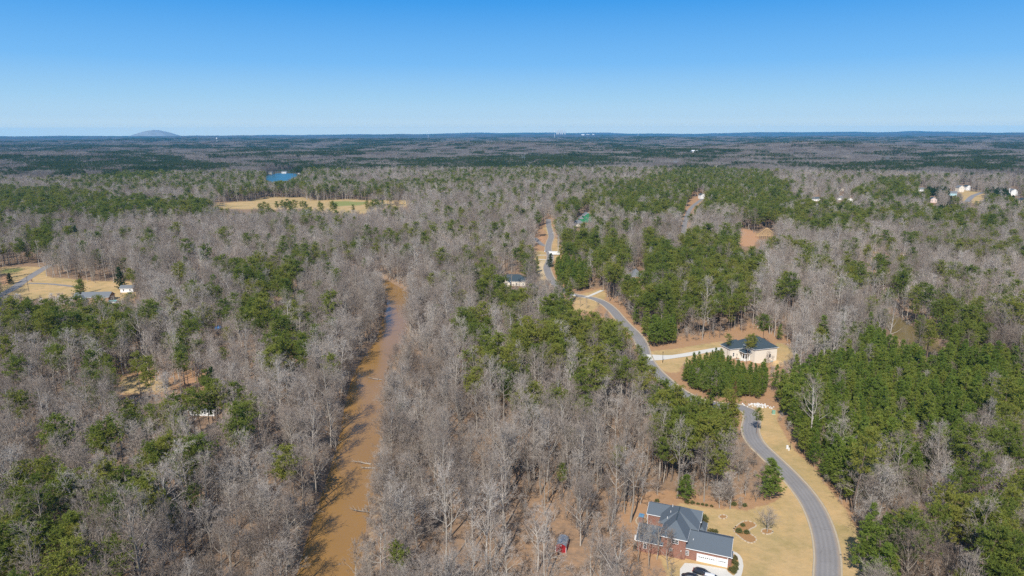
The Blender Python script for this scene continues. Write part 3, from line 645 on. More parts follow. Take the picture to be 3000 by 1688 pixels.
def bare_tree(H, spread, first, nl, fork=False, dens=1.0, tw=.045, twl=1.0):
    """trunk + limbs in one collector, small branches and twigs in the other"""
    T = TB(); C = TB()
    r0 = .011*H+.06
    lean = R.normal(size=2)*.03*H
    def tp(t): return np.array([lean[0]*t*t+.25*math.sin(t*5+lean[0]), lean[1]*t*t+.2*math.sin(t*6+2), H*t])
    top = .62 if fork else .93
    ts = np.linspace(0, top, 8); T.tube([tp(t) for t in ts], [r0*(1-.82*t) for t in ts], 6)
    limbs = []
    for i in range(nl):
        t = first+(top-first)*(i+.5*R.random())/nl
        az = i*2.4+R.normal()*.4
        k = (t-first)/(1-first)
        L = spread*(1.15-.65*k)*(.8+.4*R.random())
        if fork and t > top-.12: L *= 1.25
        el = rad(28+42*k+R.normal()*8) if not fork else rad(48+20*R.random())
        p = tp(t); d = np.array([math.cos(az)*math.cos(el), math.sin(az)*math.cos(el), math.sin(el)])
        pts = [p]; rr = [r0*(1-.8*t)*.66]; n = 5
        for s in range(n):
            d = d+np.array([0, 0, .13])+R.normal(size=3)*.13; d /= np.linalg.norm(d)
            pts.append(pts[-1]+d*L/n); rr.append(rr[0]*(1-.85*(s+1)/n))
        T.tube(pts, rr, 4); limbs.append((pts, rr, L))
    # leader splits at the top
    for i in range(3):
        p = tp(top); az = i*2.1+R.random(); el = rad(60+20*R.random()); L = H*(1-top)*(1.3 if not fork else 1.0)+1
        d = np.array([math.cos(az)*math.cos(el), math.sin(az)*math.cos(el), math.sin(el)]); pts = [p]; rr = [r0*(1-.82*top)*.8]
        for s in range(4):
            d = d+R.normal(size=3)*.12; d /= np.linalg.norm(d); pts.append(pts[-1]+d*L/4); rr.append(rr[0]*(1-.85*(s+1)/4))
        T.tube(pts, rr, 4); limbs.append((pts, rr, L))
    for pts, rr, L in limbs:
        nb = max(3, int(6.5*dens*min(1.4, L/5)))
        for j in range(nb):
            t = .22+.78*(j+R.random())/nb; q = t*(len(pts)-1); i0 = min(int(q), len(pts)-2); fr = q-i0
            p = pts[i0]*(1-fr)+pts[i0+1]*fr; d0 = pts[i0+1]-pts[i0]
            d = rot_off(d0, rad(35+25*R.random()), R.random()*6.28); l2 = L*(.28+.3*R.random())*(1.15-.5*t)+.4
            p2 = [p]; r2 = max(.028, rr[i0]*.5)
            for s in range(3):
                d = d+np.array([0, 0, .12])+R.normal(size=3)*.18; d /= np.linalg.norm(d); p2.append(p2[-1]+d*l2/3)
            C.tube(p2, [r2, r2*.7, r2*.45, r2*.2], 3)
            for m_ in range(5):
                tt = .25+.75*R.random(); qq = tt*3; a0 = min(int(qq), 2); f2 = qq-a0
                p3 = p2[a0]*(1-f2)+p2[a0+1]*f2
                d3 = rot_off(p2[a0+1]-p2[a0], rad(30+30*R.random()), R.random()*6.28)+np.array([0, 0, .15]); l3 = (.5+.6*R.random())*twl*1.25
                C.sliver(p3, d3*l3, tw*1.5)
                for z_ in range(5):
                    f3 = .15+.85*R.random(); d4 = rot_off(d3, rad(25+35*R.random()), R.random()*6.28)
                    C.sliver(p3+d3*l3*f3, d4*(.35+.5*R.random())*twl, tw)
    return T.arrays(), C.arrays()
def tuft(C, p, d, n, L, w_):
    d = d/(np.linalg.norm(d)+1e-9)
    A = R.normal(size=(n, 3)); A /= np.linalg.norm(A, axis=1)[:, None]+1e-9
    D = A+d*.75; D /= np.linalg.norm(D, axis=1)[:, None]+1e-9
    ll = L*(.7+.6*R.random(n))
    Q = np.cross(D, R.normal(size=(n, 3))); Q = Q/(np.linalg.norm(Q, axis=1)[:, None]+1e-9)*w_/2
    b = len(C.v)
    for i in range(n):
        C.v += [p-Q[i], p+Q[i], p+D[i]*ll[i]]; C.f.append((b+3*i, b+3*i+1, b+3*i+2))
def pine_tree(H, Rc, first, whorls, kind='old', nb=14, tl=.55, twd=.13):
    T = TB(); C = TB(); r0 = .0085*H+.05
    lean = R.normal(size=2)*.02*H
    def tp(t): return np.array([lean[0]*t*t, lean[1]*t*t, H*t])
    ts = np.linspace(0, .98, 7); T.tube([tp(t) for t in ts], [r0*(1-.88*t) for t in ts], 6)
    for i in range(whorls):
        t = first+(.97-first)*((i+R.random()*.6)/whorls); k = (t-first)/(1-first)
        if kind == 'old': prof = (math.sin(math.pi*min(1, (.10+k*.90)))**.55)*(.95-.25*k) if k < .98 else .25
        else: prof = (1-k)**.6*(1-.30*math.exp(-8*k))
        nbr = 5 if kind == 'old' else 5
        for j in range(nbr):
            L = Rc*max(.16, prof)*(.6+.6*R.random())
            if kind == 'old' and R.random() < .18: continue
            az = R.random()*6.28; el = rad((2+38*k) if kind == 'old' else (12+30*k))
            d = np.array([math.cos(az)*math.cos(el), math.sin(az)*math.cos(el), math.sin(el)])
            p = tp(t); pts = [p, p+d*L*.5+np.array([0, 0, -.02*L]), p+d*L+np.array([0, 0, .10*L])]
            br = max(.02, r0*(1-.88*t)*.35); T.tube(pts, [br, br*.6, br*.2], 3)
            nt_ = max(3, int(L*(2.9 if kind == 'old' else 3.3)))
            for q in range(nt_):
                s = .30+.70*(q+.5)/nt_; c = p+(pts[2]-p)*s
                spread_ = .20*L*(s if kind == 'old' else (1.1-s*.6))
                c = c+np.array([R.normal(), R.normal(), R.normal()*.5])*(spread_+.08)
                tuft(C, c, d*.4+np.array([0, 0, .9]), nb, tl, twd)
    tuft(C, tp(.98), np.array([0, 0, 1.]), nb, tl, twd)
    return T.arrays(), C.arrays()
def merge(parts):
    V = []; F = []; I = []; b = 0
    for (v, f), mi in parts:
        V.append(v); F.append(f+b); I.append(np.full(len(f), mi)); b += len(v)
    return np.vstack(V), np.vstack(F), np.concatenate(I)
SHAPES = {}      # kind -> list of (trunk mesh, crown mesh, joined mesh, height)
def reg(kind, gen, bark, leaf):
    (tv, tf), (cv, cf) = gen
    V, F, I = merge([((tv, tf), 0), ((cv, cf), 1)])
    nm = {'b': 'bare_tree', 's': 'sapling', 'p': 'pine_tree', 'y': 'young_pine', 'd': 'dark_evergreen', 'o': 'bronze_conifer', 'w': 'blossom_tree', 'v': 'spreading_tree'}[kind]
    SHAPES.setdefault(kind, []).append((new_mesh(nm+'_trunk', tv, tf, [bark]), new_mesh(nm+'_crown', cv, cf, [leaf]), new_mesh(nm, V, F, [bark, leaf], I), float(V[:, 2].max())))
for i in range(12): reg('b', bare_tree(18.5+4*R.random(), 4.6+1.7*R.random(), .34+.14*R.random(), 13, dens=.82, tw=.038), M['bark_pale'], M['twig'])
for i in range(6): reg('v', bare_tree(17+3*R.random(), 7.2+1.2*R.random(), .25, 15, fork=(i % 2 == 0), dens=1.15), M['bark_pale'], M['twig'])
for i in range(3): reg('s', bare_tree(8+2*R.random(), 2.6, .2, 9, dens=.8, tw=.04, twl=.8), M['bark_pale'], M['twig'])
for i in range(8): reg('p', pine_tree(21+2*R.random(), 4.7+.8*R.random(), .48+.08*R.random(), 13, 'old', 14, .62, .15), M['bark_pine'], M['needles'])
for i in range(6): reg('y', pine_tree(14+1.5*R.random(), 2.9+.4*R.random(), .12+.08*R.random(), 17, 'young', 13, .55, .14), M['bark_pine'], M['needles_young'])
for i in range(2): reg('d', pine_tree(11+R.random(), 3.0+.5*R.random(), .05, 17, 'young', 16, .45, .16), M['bark_pine'], M['needles_dark'])
reg('o', pine_tree(13, 2.3, .05, 17, 'young', 12, .5, .11), M['bark_pine'], M['needles_bronze'])
reg('w', bare_tree(9, 4.2, .2, 12, dens=1.2, tw=.10, twl=.6), M['bark_pale'], M['blossom'])

# low-cost groves for the country beyond the near woods: 60 m x 60 m of trees each
def grove(kind, n, size=62):
    vs = []; fs = []; mi = []; b = 0
    for i in range(n):
        x, y = (R.random(2)-.5)*size; pine = kind == 'pine' or (kind == 'mixed' and R.random() < .45)
        h = 17+6*R.random(); rr = (3.2+1.2*R.random())
        C = TB(); C.tube([(x, y, 0), (x, y, h*.8)], [.28, .12], 3); nt0 = len(C.f)
        if pine:
            nn = 60
            for k in range(nn):
                u = R.random()**.6; a = R.random()*6.28; zz = h*(.55+.45*R.random()); q = rr*u*math.sin(math.pi*min(1, .15+.9*(zz/h-.5)*1.7))**.6
                p = np.array([x+q*math.cos(a), y+q*math.sin(a), zz]); tuft(C, p, np.array([0, 0, 1.]), 3, 1.1, .75)
        else:
            for k in range(80):
                a = R.random()*6.28; zz = h*(.38+.5*R.random()); q = rr*R.random()**.6
                p = np.array([x+q*.6*math.cos(a), y+q*.6*math.sin(a), zz]); d = np.array([q*.5*math.cos(a), q*.5*math.sin(a), 1.5+1.5*R.random()])
                C.sliver(p, d, .24)
        v, f = C.arrays(); vs.append(v); fs.append(f+b); b += len(v)
        mi.append(np.concatenate([np.zeros(nt0), np.full(len(f)-nt0, 2 if pine else 1)]))
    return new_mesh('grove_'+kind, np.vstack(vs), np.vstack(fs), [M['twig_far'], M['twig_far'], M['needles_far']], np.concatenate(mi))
GROVES = [grove('bare', 115) for _ in range(3)]+[grove('pine', 110) for _ in range(3)]+[grove('mixed', 110) for _ in range(2)]

# ------------------------------------------------------------------ scatter with geometry nodes (only for what is past counting)
def proto_collection(name, meshes):
    c = bpy.data.collections.new(name)
    for i, me in enumerate(meshes):
        o = bpy.data.objects.new('%s_shape_%02d' % (name, i), me); c.objects.link(o)
    return c
def scatter(name, pts, idx, rot, scl, coll, lean=0.04, wide=.14):
    me = bpy.data.meshes.new(name); n = len(pts); me.vertices.add(n); me.vertices.foreach_set('co', np.asarray(pts, np.float32).ravel())
    for nm, ty, arr in (('shape', 'INT', np.asarray(idx, np.int32)), ('turn', 'FLOAT', np.asarray(rot, np.float32)), ('grow', 'FLOAT', np.asarray(scl, np.float32)), ('lean', 'FLOAT', rng.normal(0, lean, n)), ('girth', 'FLOAT', np.asarray(scl)*np.clip(rng.normal(1, wide, n), .7, 1.4))):
        a = me.attributes.new(nm, ty, 'POINT'); a.data.foreach_set('value', np.ascontiguousarray(arr, np.int32 if ty == 'INT' else np.float32))
    me.update(); o = link(name, me)
    ng = bpy.data.node_groups.new(name, 'GeometryNodeTree')
    ng.interface.new_socket('Geometry', in_out='INPUT', socket_type='NodeSocketGeometry'); ng.interface.new_socket('Geometry', in_out='OUTPUT', socket_type='NodeSocketGeometry')
    gi = ng.nodes.new('NodeGroupInput'); go = ng.nodes.new('NodeGroupOutput')
    ci = ng.nodes.new('GeometryNodeCollectionInfo'); ci.inputs['Collection'].default_value = coll
    ci.inputs['Separate Children'].default_value = True; ci.inputs['Reset Children'].default_value = True
    ip = ng.nodes.new('GeometryNodeInstanceOnPoints'); ip.inputs['Pick Instance'].default_value = True
    def na(nm, ty):
        x = ng.nodes.new('GeometryNodeInputNamedAttribute'); x.data_type = ty; x.inputs['Name'].default_value = nm
        return [s for s in x.outputs if s.enabled and s.name == 'Attribute'][0]
    cx = ng.nodes.new('ShaderNodeCombineXYZ'); ng.links.new(na('turn', 'FLOAT'), cx.inputs[2]); ng.links.new(na('lean', 'FLOAT'), cx.inputs[0])
    sx = ng.nodes.new('ShaderNodeCombineXYZ'); g = na('grow', 'FLOAT'); gw = na('girth', 'FLOAT')
    ng.links.new(gw, sx.inputs[0]); ng.links.new(gw, sx.inputs[1]); ng.links.new(g, sx.inputs[2])
    ng.links.new(gi.outputs[0], ip.inputs['Points']); ng.links.new(ci.outputs[0], ip.inputs['Instance'])
    ng.links.new(na('shape', 'INT'), ip.inputs['Instance Index']); ng.links.new(cx.outputs[0], ip.inputs['Rotation']); ng.links.new(sx.outputs[0], ip.inputs['Scale'])
    ng.links.new(ip.outputs[0], go.inputs[0])
    md = o.modifiers.new('scatter', 'NODES'); md.node_group = ng
    return o

# ------------------------------------------------------------------ where the trees stand
def keep_clear(x, y, z, H, rc):
    """True where a tree would cover ground, water or roofs that the photo shows open, or stand on a road or in a house"""
    bad = np.zeros(len(x), bool)
    for f, s in ((0, 0), (.35, 0), (.62, 0), (.97, 0), (.75, -.75), (.75, .75)):
        px, py = proj(x+rc*s, y, z+H*f); bad |= in_open(px, py, skip=('river',) if s else ())
    q = (np.hypot(x, y) < 1000)
    d = np.full(len(x), 1e9); d[q] = dist_path(x[q], y[q], ROAD); bad |= d < 4.6
    d[:] = 1e9; q &= y < 600; d[q] = dist_path(x[q], y[q], RIVER); bad |= d < RIVER_HALF+.3
    d[:] = 1e9; d[q] = dist_path(x[q], y[q], CREEK); bad |= d < CREEK_HALF+.5
    for (hx_, hy_, hr) in HOUSES: bad |= np.hypot(x-hx_, y-hy_) < hr
    return bad
HOUSES = [(46, 172, 11), (38, 174, 9), (54, 167, 8), (13.5, 171.5, 3.2), (130, 337, 12), (120, 342, 9)]
for a, b, r_ in ((1500,835,13),(270,885,12),(372,858,7),(590,1216,7),(1700,660,14),(1866,822,9),(2248,700,9)):
    g = ground_at(a, b); HOUSES.append((g[0], g[1], r_))
def lists(kind):
    return SHAPES[kind]
def grid(x0, x1, y0, y1, s, fov=.86, jit=.9):
    xs = np.arange(x0, x1, s); ys = np.arange(y0, y1, s); X, Y = np.meshgrid(xs, ys); X = X.ravel(); Y = Y.ravel()
    X = X+(rng.random(len(X))-.5)*s*jit; Y = Y+(rng.random(len(Y))-.5)*s*jit
    k = (np.abs(X) < fov*Y+45) & (np.hypot(X, Y) < y1); return X[k], Y[k]
trees = []       # x, y, z, kind, variant, scale
def pine_at(x, y, z, H):
    """probability and kind of pine whose crown shows at this place"""
    px, py = proj(x, y, z+H*.72); jx = rng.normal(size=len(px))*7; jy = rng.normal(size=len(px))*5
    near = np.clip((py-430)/500, .25, 1.2); px = px+jx*near; py = py+jy*near
    p = np.zeros(len(px)); kd = np.full(len(px), 'p')
    for dens, kk, poly in PINES:
        if kk == 'z': continue
        q = inpoly(px, py, poly); p[q] = dens; kd[q] = kk
    for h in BARE_HOLES: p[inpoly(px, py, h)] = 0.02
    return p, kd, px, py
RNEAR = 1800.
# pass 1: pines
X, Y = grid(-1650, 1650, 95, RNEAR, 4.0); Z = terrain(X, Y)
p, kd, px, py = pine_at(X, Y, Z, np.full(len(X), 19.))
clus = fbm(X/60, Y/60, 41, 2)
backg = np.where(clus > .60, .42, .07); backg = np.where(((px > 1000) & (px < 1470) & (py > 850)) | ((px > 1300) & (px < 2000) & (py > 1210)), .008, backg)
sn = stand_noise(X, Y); farz = np.hypot(X, Y) > 1050
backg = np.where(farz, np.where(sn > LOWFREQ_CUT, .7, .14), backg)
rightmix = (px > 1650) & (py < 640) & (px < 2950); backg = np.where(rightmix & ~farz, np.where(clus > .48, .85, .25), backg)
riv = dist_path(X, Y, RIVER) < 26; backg = np.where(riv, .002, backg)
pp = np.where(p > 0, p, backg*.8)
dens_adj = np.where(kd == 'p', .40, .95)*np.where(p > 0, 1, .85)
take = rng.random(len(X)) < pp*dens_adj
X, Y, Z, kd = X[take], Y[take], Z[take], kd[take]
scl = np.clip(rng.normal(.93, .19, len(X)), .5, 1.35)
scl = np.where(kd == 'z', scl*.62, scl); kd = np.where(kd == 'z', 'y', kd)
Hh = np.where(kd == 'p', 21.5, np.where(kd == 'y', 14.5, 11.5))*scl; rc = np.where(kd == 'p', 3.6, 2.6)*scl
ok = ~keep_clear(X, Y, Z, Hh, rc)
for x, y, z, k, s in zip(X[ok], Y[ok], Z[ok], kd[ok], scl[ok]): trees.append((x, y, z, str(k), int(R.integers(len(SHAPES[str(k)]))), s))
# the low young stand in front of the cream house
X, Y = grid(60, 190, 250, 350, 2.5); Z = terrain(X, Y); zpoly = [q[2] for q in PINES if q[1] == 'z'][0]
px, py = proj(X, Y, Z+5.5); bx, by = proj(X, Y, Z); ok = inpoly(px, py, zpoly) & (by < 1172) & (dist_path(X, Y, ROAD) > 7) & (rng.random(len(X)) < .93)
for (hx_, hy_, hr) in HOUSES: ok &= np.hypot(X-hx_, Y-hy_) > hr-1
for x, y, z in zip(X[ok], Y[ok], Z[ok]): trees.append((x, y, z, 'y', int(R.integers(len(SHAPES['y']))), float(np.clip(rng.normal(.60, .07), .42, .8))))
for (a, b, H, k) in SOLO:
    kk = {'b': 'o'}.get(k, k); P = unproj(a, b, H*.72); gz = th(P[0], P[1]); P = unproj(a, b, H*.72+gz)
    v = int(R.integers(len(SHAPES[kk]))); trees.append((P[0], P[1], th(P[0], P[1]), kk, v, H/SHAPES[kk][v][3]))
pine_xy = np.array([(t[0], t[1]) for t in trees])
cell = set((int(a//3.2), int(b//3.2)) for a, b in pine_xy)
# pass 2: leafless hardwoods, big and small
def hard(s, y0, y1, prob, kinds, seed_scale, ssd=.12):
    X, Y = grid(-1650, 1650, 95 if y0 < 100 else y0*.55, y1, s); kr = np.hypot(X, Y) >= y0; X, Y = X[kr], Y[kr]; Z = terrain(X, Y)
    p, kd, px, py = pine_at(X, Y, Z, np.full(len(X), 18.))
    pr = np.where(p > .3, np.where(kd == 'p', .26, .08), prob)
    orange = inpoly(px, py, [(2520,680),(2660,680),(2660,780),(2530,790)]) | inpoly(px, py, [(1480,1440),(1830,1440),(1960,1560),(1960,1700),(1480,1700)]) | inpoly(px, py, [(330,1040),(620,1040),(620,1130),(330,1130)])
    pr = np.where(orange, pr*.38, pr)
    t_ = rng.random(len(X)) < pr; X, Y, Z = X[t_], Y[t_], Z[t_]
    free = np.array([(int(a//3.2), int(b//3.2)) not in cell for a, b in zip(X, Y)], bool); X, Y, Z = X[free], Y[free], Z[free]
    scl = np.clip(rng.normal(seed_scale, ssd, len(X)), .5, 1.35)
    H = np.array([SHAPES[kinds[0]][0][3]]*len(X))*scl; rc = (3.6 if kinds[0] != 's' else 2.2)*scl
    dr = np.full(len(X), 99.); q = np.hypot(X, Y) < 560; dr[q] = dist_path(X[q], Y[q], RIVER)
    ok = ~keep_clear(X, Y, Z, H, rc)
    for x, y, z, s_, d_ in zip(X[ok], Y[ok], Z[ok], scl[ok], dr[ok]):
        k = kinds[0]
        if k == 'b' and (R.random() < (.75 if (d_ < 30 or (75 < x < 190 and y < 240)) else (.30 if fbm(x/70, y/70, 91, 2) > .52 else .10))): k = 'v'
        trees.append((x, y, z, k, int(R.integers(len(SHAPES[k]))), s_*(.85 if k == 'v' else 1)))
hard(6.2, 95, 620, .77, 'b', .96, .17)
hard(6.6, 620, 1150, .88, 'b', .97, .15)
hard(7.6, 1150, RNEAR, .95, 'b', 1.03, .12)
hard(5.6, 95, 480, .55, 's', .85, .25)
# blossom trees by the left field
for (a, b, H) in ((18,880,9),(48,872,9.5),(85,884,9),(150,872,10),(172,880,9),(205,880,8),(0,890,9),(120,884,8)):
    P = unproj(a, b, H*.6); trees.append((P[0], P[1], 0, 'w', 0, H/SHAPES['w'][0][3]))
for (a, b, H) in ((2150,1140,13),(2082,1150,12),(2152,1165,11)):
    P = unproj(a, b, H*.72); trees.append((P[0], P[1], 0, 'o', 0, H/SHAPES['o'][0][3]))
# trees that stand alone on the open ground: base point x, y (photo), height, kind
for (a, b, H, k) in ((2256,1463,15,'y'),(2005,1466,9.5,'y'),(2247,1560,9.0,'v'),(2107,1487,9,'v'),(2132,1484,9.5,'v'),(1927,1450,9,'s'),(1611,783,13,'d'),(2216,1270,11,'p'),(1718,905,9,'s'),(1750,930,11,'s'),(2250,1075,9,'s'),(1700,900,8,'s'),(2262,1085,8,'s'),
                     (1570,800,15,'y'),(1565,812,15,'y'),(1558,808,14,'d'),(2203,1058,15,'p'),(2187,1066,16,'p'),(2130,1050,14,'p'),(30,832,9,'d'),(1925,1640,13,'b'),(1900,1660,14,'b'),(1955,1668,13,'s'),(1870,1650,15,'b'),(1885,1610,11,'b'),(1700,1600,22,'v'),(1822,1500,9,'s')):
    P = ground_at(a, b); v = int(R.integers(len(SHAPES[k]))); trees.append((P[0], P[1], P[2], k, v, H/SHAPES[k][v][3]))

# ------------------------------------------------------------------ landmarks that tell one tree from the next in words
LAND = [('the red shed',1645,1590),('the brick house chimney',1884,1520),('the garage doors',2080,1650),('the parked black car',2010,1668),('the kidney-shaped flower bed',2180,1560),('the small oval bed',2118,1515),
 ('the curve of the asphalt road',2300,1390),('the bottom of the asphalt road',2440,1660),('the green transformer',2266,1210),('the white utility pedestals',2310,1315),('the cream two-storey house',2240,1040),
 ('the white concrete driveway',1990,1045),('the black lamp post',1941,1048),('the white rock pile',2222,1187),('the creek water',2640,970),('the blue roofed house by the road',1500,815),
 ('the brown river at the bottom edge',950,1680),('the fallen river branch',1050,1360),('the widest open stretch of river',1070,1140),('the dark shadow across the river',1050,1250),('the far river bend',1165,870),
 ('the white mobile home',590,1205),('the clearing with the yard pole',548,1120),('the larger yard clearing',430,1130),('the blue tarp',641,950),('the grey roofed ranch house',270,860),('the small white outbuilding',372,850),
 ('the white blossom trees',90,900),('the turquoise pool cover',330,886),('the bottom left corner of the photo',40,1660),('the bottom right corner of the photo',2960,1660),('the left edge of the photo',10,1330),('the right edge of the photo',2990,1300),
 ('the timber house frame',2248,685),('the red clay slope',2600,765),('the cone-shaped pine on the lawn',2256,1400),('the round pine behind the brick house',2005,1420),('the lone pine on the right river bank',1165,1620),
 ('the rust-coloured conifers',2140,1140),('the reddish roof in the wood',1478,1027),('the tall bare tree left of the shed',1490,1580),('the row of round shrubs',2050,1478),('the tall twin pines',2300,835),('the far green sheathed house',1715,640)]
ORD = ['nearest to','second nearest to','third nearest to','fourth nearest to','fifth nearest to','sixth nearest to','seventh nearest to','eighth nearest to','ninth nearest to','tenth nearest to','eleventh nearest to','twelfth nearest to']
KIND = {'b': ('bare_tree','leafless grey hardwood','bare tree','leafless hardwoods of the woods'), 'v': ('spreading_tree','broad leafless hardwood with spreading limbs','bare tree','broad leafless hardwoods'), 's': ('sapling','small thin leafless tree','sapling','young leafless trees under the canopy'),
 'p': ('pine_tree','tall pine with a rounded green crown','pine tree','tall pines'), 'y': ('young_pine','dense cone-shaped young pine','young pine','young pines'), 'd': ('evergreen_tree','dark green evergreen','evergreen tree','dark evergreens'),
 'o': ('bronze_conifer','narrow rust-brown conifer','conifer','rust-brown conifers'), 'w': ('blossom_tree','small tree in white blossom','blossom tree','white blossom trees by the field')}
T_ = trees; tx = np.array([t[0] for t in T_]); ty = np.array([t[1] for t in T_]); tz = np.array([t[2] for t in T_])
th_ = np.array([SHAPES[t[3]][t[4]][3]*t[5] for t in T_]); dist = np.sqrt(tx**2+ty**2+(tz-CAM_H)**2)
pcx, pcy = proj(tx, ty, tz+th_*.6)
inview = (pcx > -15) & (pcx < 3015) & (pcy < 1700) & (pcy > 300)
size = th_/dist*inview
kinds = np.array([t[3] for t in T_])
def pick(mask, n):
    ids = np.nonzero(mask & (size > 0))[0]; return ids[np.argsort(-size[ids])][:n]
lawn_special = np.zeros(len(T_), bool); lawn_special[-27:] = True
chosen = np.concatenate([pick(kinds == 'b', 290), pick(kinds == 'v', 120), pick(kinds == 's', 120), pick(kinds == 'p', 290), pick(kinds == 'y', 280), pick(kinds == 'd', 25), pick(kinds == 'o', 5), pick(kinds == 'w', 8), np.nonzero(lawn_special)[0]])
chosen = np.unique(chosen)
rest = np.ones(len(T_), bool); rest[chosen] = False
words = {}
WIDE = {}
for _i in range(len(T_)-60, len(T_)):
    for (a, b, wv) in ((2256,1463,1.5),(2005,1466,1.75),(2247,1560,1.35),(2107,1487,1.3),(2132,1484,1.3)):
        P_ = ground_at(a, b)
        if abs(T_[_i][0]-P_[0]) < .05 and abs(T_[_i][1]-P_[1]) < .05: WIDE[_i] = wv
DIRS = ['right of','above and right of','above','above and left of','left of','below and left of','below','below and right of']
order = sorted(chosen.tolist(), key=lambda i: min((pcx[i]-a)**2+(pcy[i]-b)**2 for _, a, b in LAND))
counts = {}
for i in order:
    ds = sorted(((pcx[i]-a)**2+(pcy[i]-b)**2, nm, a, b) for nm, a, b in LAND)
    for d2, nm, a, b in ds:
        an = math.degrees(math.atan2(-(pcy[i]-b), pcx[i]-a)) % 360; dr = DIRS[int(((an+22.5) % 360)//45)]
        key = (kinds[i], nm, dr); c = counts.get(key, 0)
        if c < 12: break
    counts[key] = c+1
    o_ = ['closest','second','third','fourth','fifth','sixth','seventh','eighth','ninth','tenth','eleventh','twelfth'][min(c, 11)]
    nmk, look, cat, grp = KIND[kinds[i]]
    words[i] = '%s, %s %s %s' % (look, o_, dr, nm)
    if len(words[i].split()) > 16: words[i] = '%s, %s %s %s' % (look.replace(' with spreading limbs', '').replace(' with a rounded green crown', '').replace('small thin leafless', 'small bare').replace('broad leafless', 'broad bare'), o_, dr, nm)
for i in chosen.tolist():
    x, y, z, k, v, s = T_[i]; nm, look, cat, grp = KIND[k]; tm, cm, jm, H = SHAPES[k][v]
    r = empty(nm, (x, y, z-.05), float(R.random()*6.28)); wd = WIDE.get(i) or float(np.clip(R.normal(1, .13), .75, 1.35)); r.scale = (s*wd, s*wd, s); r.rotation_euler[0] = float(R.normal(0, .04)); tag(r, words[i], cat, grp)
    a = bpy.data.objects.new('trunk', tm); COL.objects.link(a); a.parent = r
    a = bpy.data.objects.new('crown', cm); COL.objects.link(a); a.parent = r
STUFF = {'b': 'bare_woodland', 'v': 'spreading_woodland', 's': 'understorey', 'p': 'pine_woodland', 'y': 'young_pine_woodland', 'd': 'evergreen_woodland'}
for k in SHAPES:
    ids = np.nonzero(rest & (kinds == k))[0]
    if len(ids) == 0 or k not in STUFF: continue
    c = proto_collection(STUFF[k], [s[2] for s in SHAPES[k]])
    o = scatter(STUFF[k], [(tx[i], ty[i], tz[i]) for i in ids], [T_[i][4] for i in ids], rng.random(len(ids))*6.28, [T_[i][5] for i in ids], c)
    tag(o, kind='stuff')
print('TREES', len(T_), 'objects', len(chosen), {k: int((kinds == k).sum()) for k in SHAPES})
# brush and undergrowth
X, Y = grid(-520, 520, 95, 560, 3.4); Z = terrain(X, Y)
bx, by = proj(X, Y, Z); bad = in_open(bx, by) | in_open(*proj(X, Y, Z+2.5)) | (dist_path(X, Y, ROAD) < 6) | (dist_path(X, Y, RIVER) < RIVER_HALF+.3)
for hx_, hy_, hr in HOUSES: bad |= np.hypot(X-hx_, Y-hy_) < hr
dr = dist_path(X, Y, RIVER); keep = ~bad & (rng.random(len(X)) < np.where(dr < 20, .85, .34)*np.where(fbm(X/40, Y/40, 77, 2) > .45, 1, .45))
sx_, sy_, sz_ = X[keep], Y[keep], Z[keep]
brush = [new_mesh('brush', *bare_tree(3.2, 1.6, .05, 8, dens=.9, tw=.035, twl=.6)[1], [M['twig']]) for _ in range(3)]
o = scatter('undergrowth', np.stack([sx_, sy_, sz_-.1], 1), rng.integers(0, 3, len(sx_)), rng.random(len(sx_))*6.28, np.clip(rng.normal(.8, .3, len(sx_)), .3, 1.5), proto_collection('undergrowth', brush)); tag(o, kind='stuff')
# distant groves
gx = []; gy = []
s = 52.
X, Y = grid(-9000, 9000, 1500, 10500, s, .86, .6)
k = np.hypot(X, Y) > RNEAR-15; X, Y = X[k], Y[k]
r_ = np.hypot(X, Y); thin = rng.random(len(X)) < np.where(r_ > 6500, .8, 1.0); X, Y = X[thin], Y[thin]; Z = terrain(X, Y)
px, py = proj(X, Y, Z); bad = in_open(px, py) | in_open(*proj(X, Y, Z+14)) | in_open(px+14, py) | in_open(px-14, py)
px, py = proj(X, Y, Z+15); sn = stand_noise(X, Y); pr = np.where(sn > LOWFREQ_CUT, .85, .10); mx = (sn > LOWFREQ_CUT-.05) & (sn <= LOWFREQ_CUT)
for dens, kk, poly in PINES:
    q = inpoly(px, py, poly) & (py < 580); pr[q] = dens
bare_far = [[(0,520),(250,520),(480,560),(900,560),(1600,540),(1600,600),(0,560)], [(700,470),(770,480),(780,560),(640,560),(640,490)], [(2050,490),(2380,500),(2350,470),(2900,440),(2900,420),(2300,425),(2080,460)]]
for h in bare_far: pr[inpoly(px, py, h)] *= .12
u = rng.random(len(X)); isp = u < pr; gi = np.where(isp, rng.integers(3, 8, len(X)), np.where(mx, rng.integers(6, 8, len(X)), rng.integers(0, 3, len(X))))
k = ~bad
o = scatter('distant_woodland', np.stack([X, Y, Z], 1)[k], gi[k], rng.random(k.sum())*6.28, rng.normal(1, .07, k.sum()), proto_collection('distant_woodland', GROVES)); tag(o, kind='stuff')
print('GROVES', int(k.sum()))
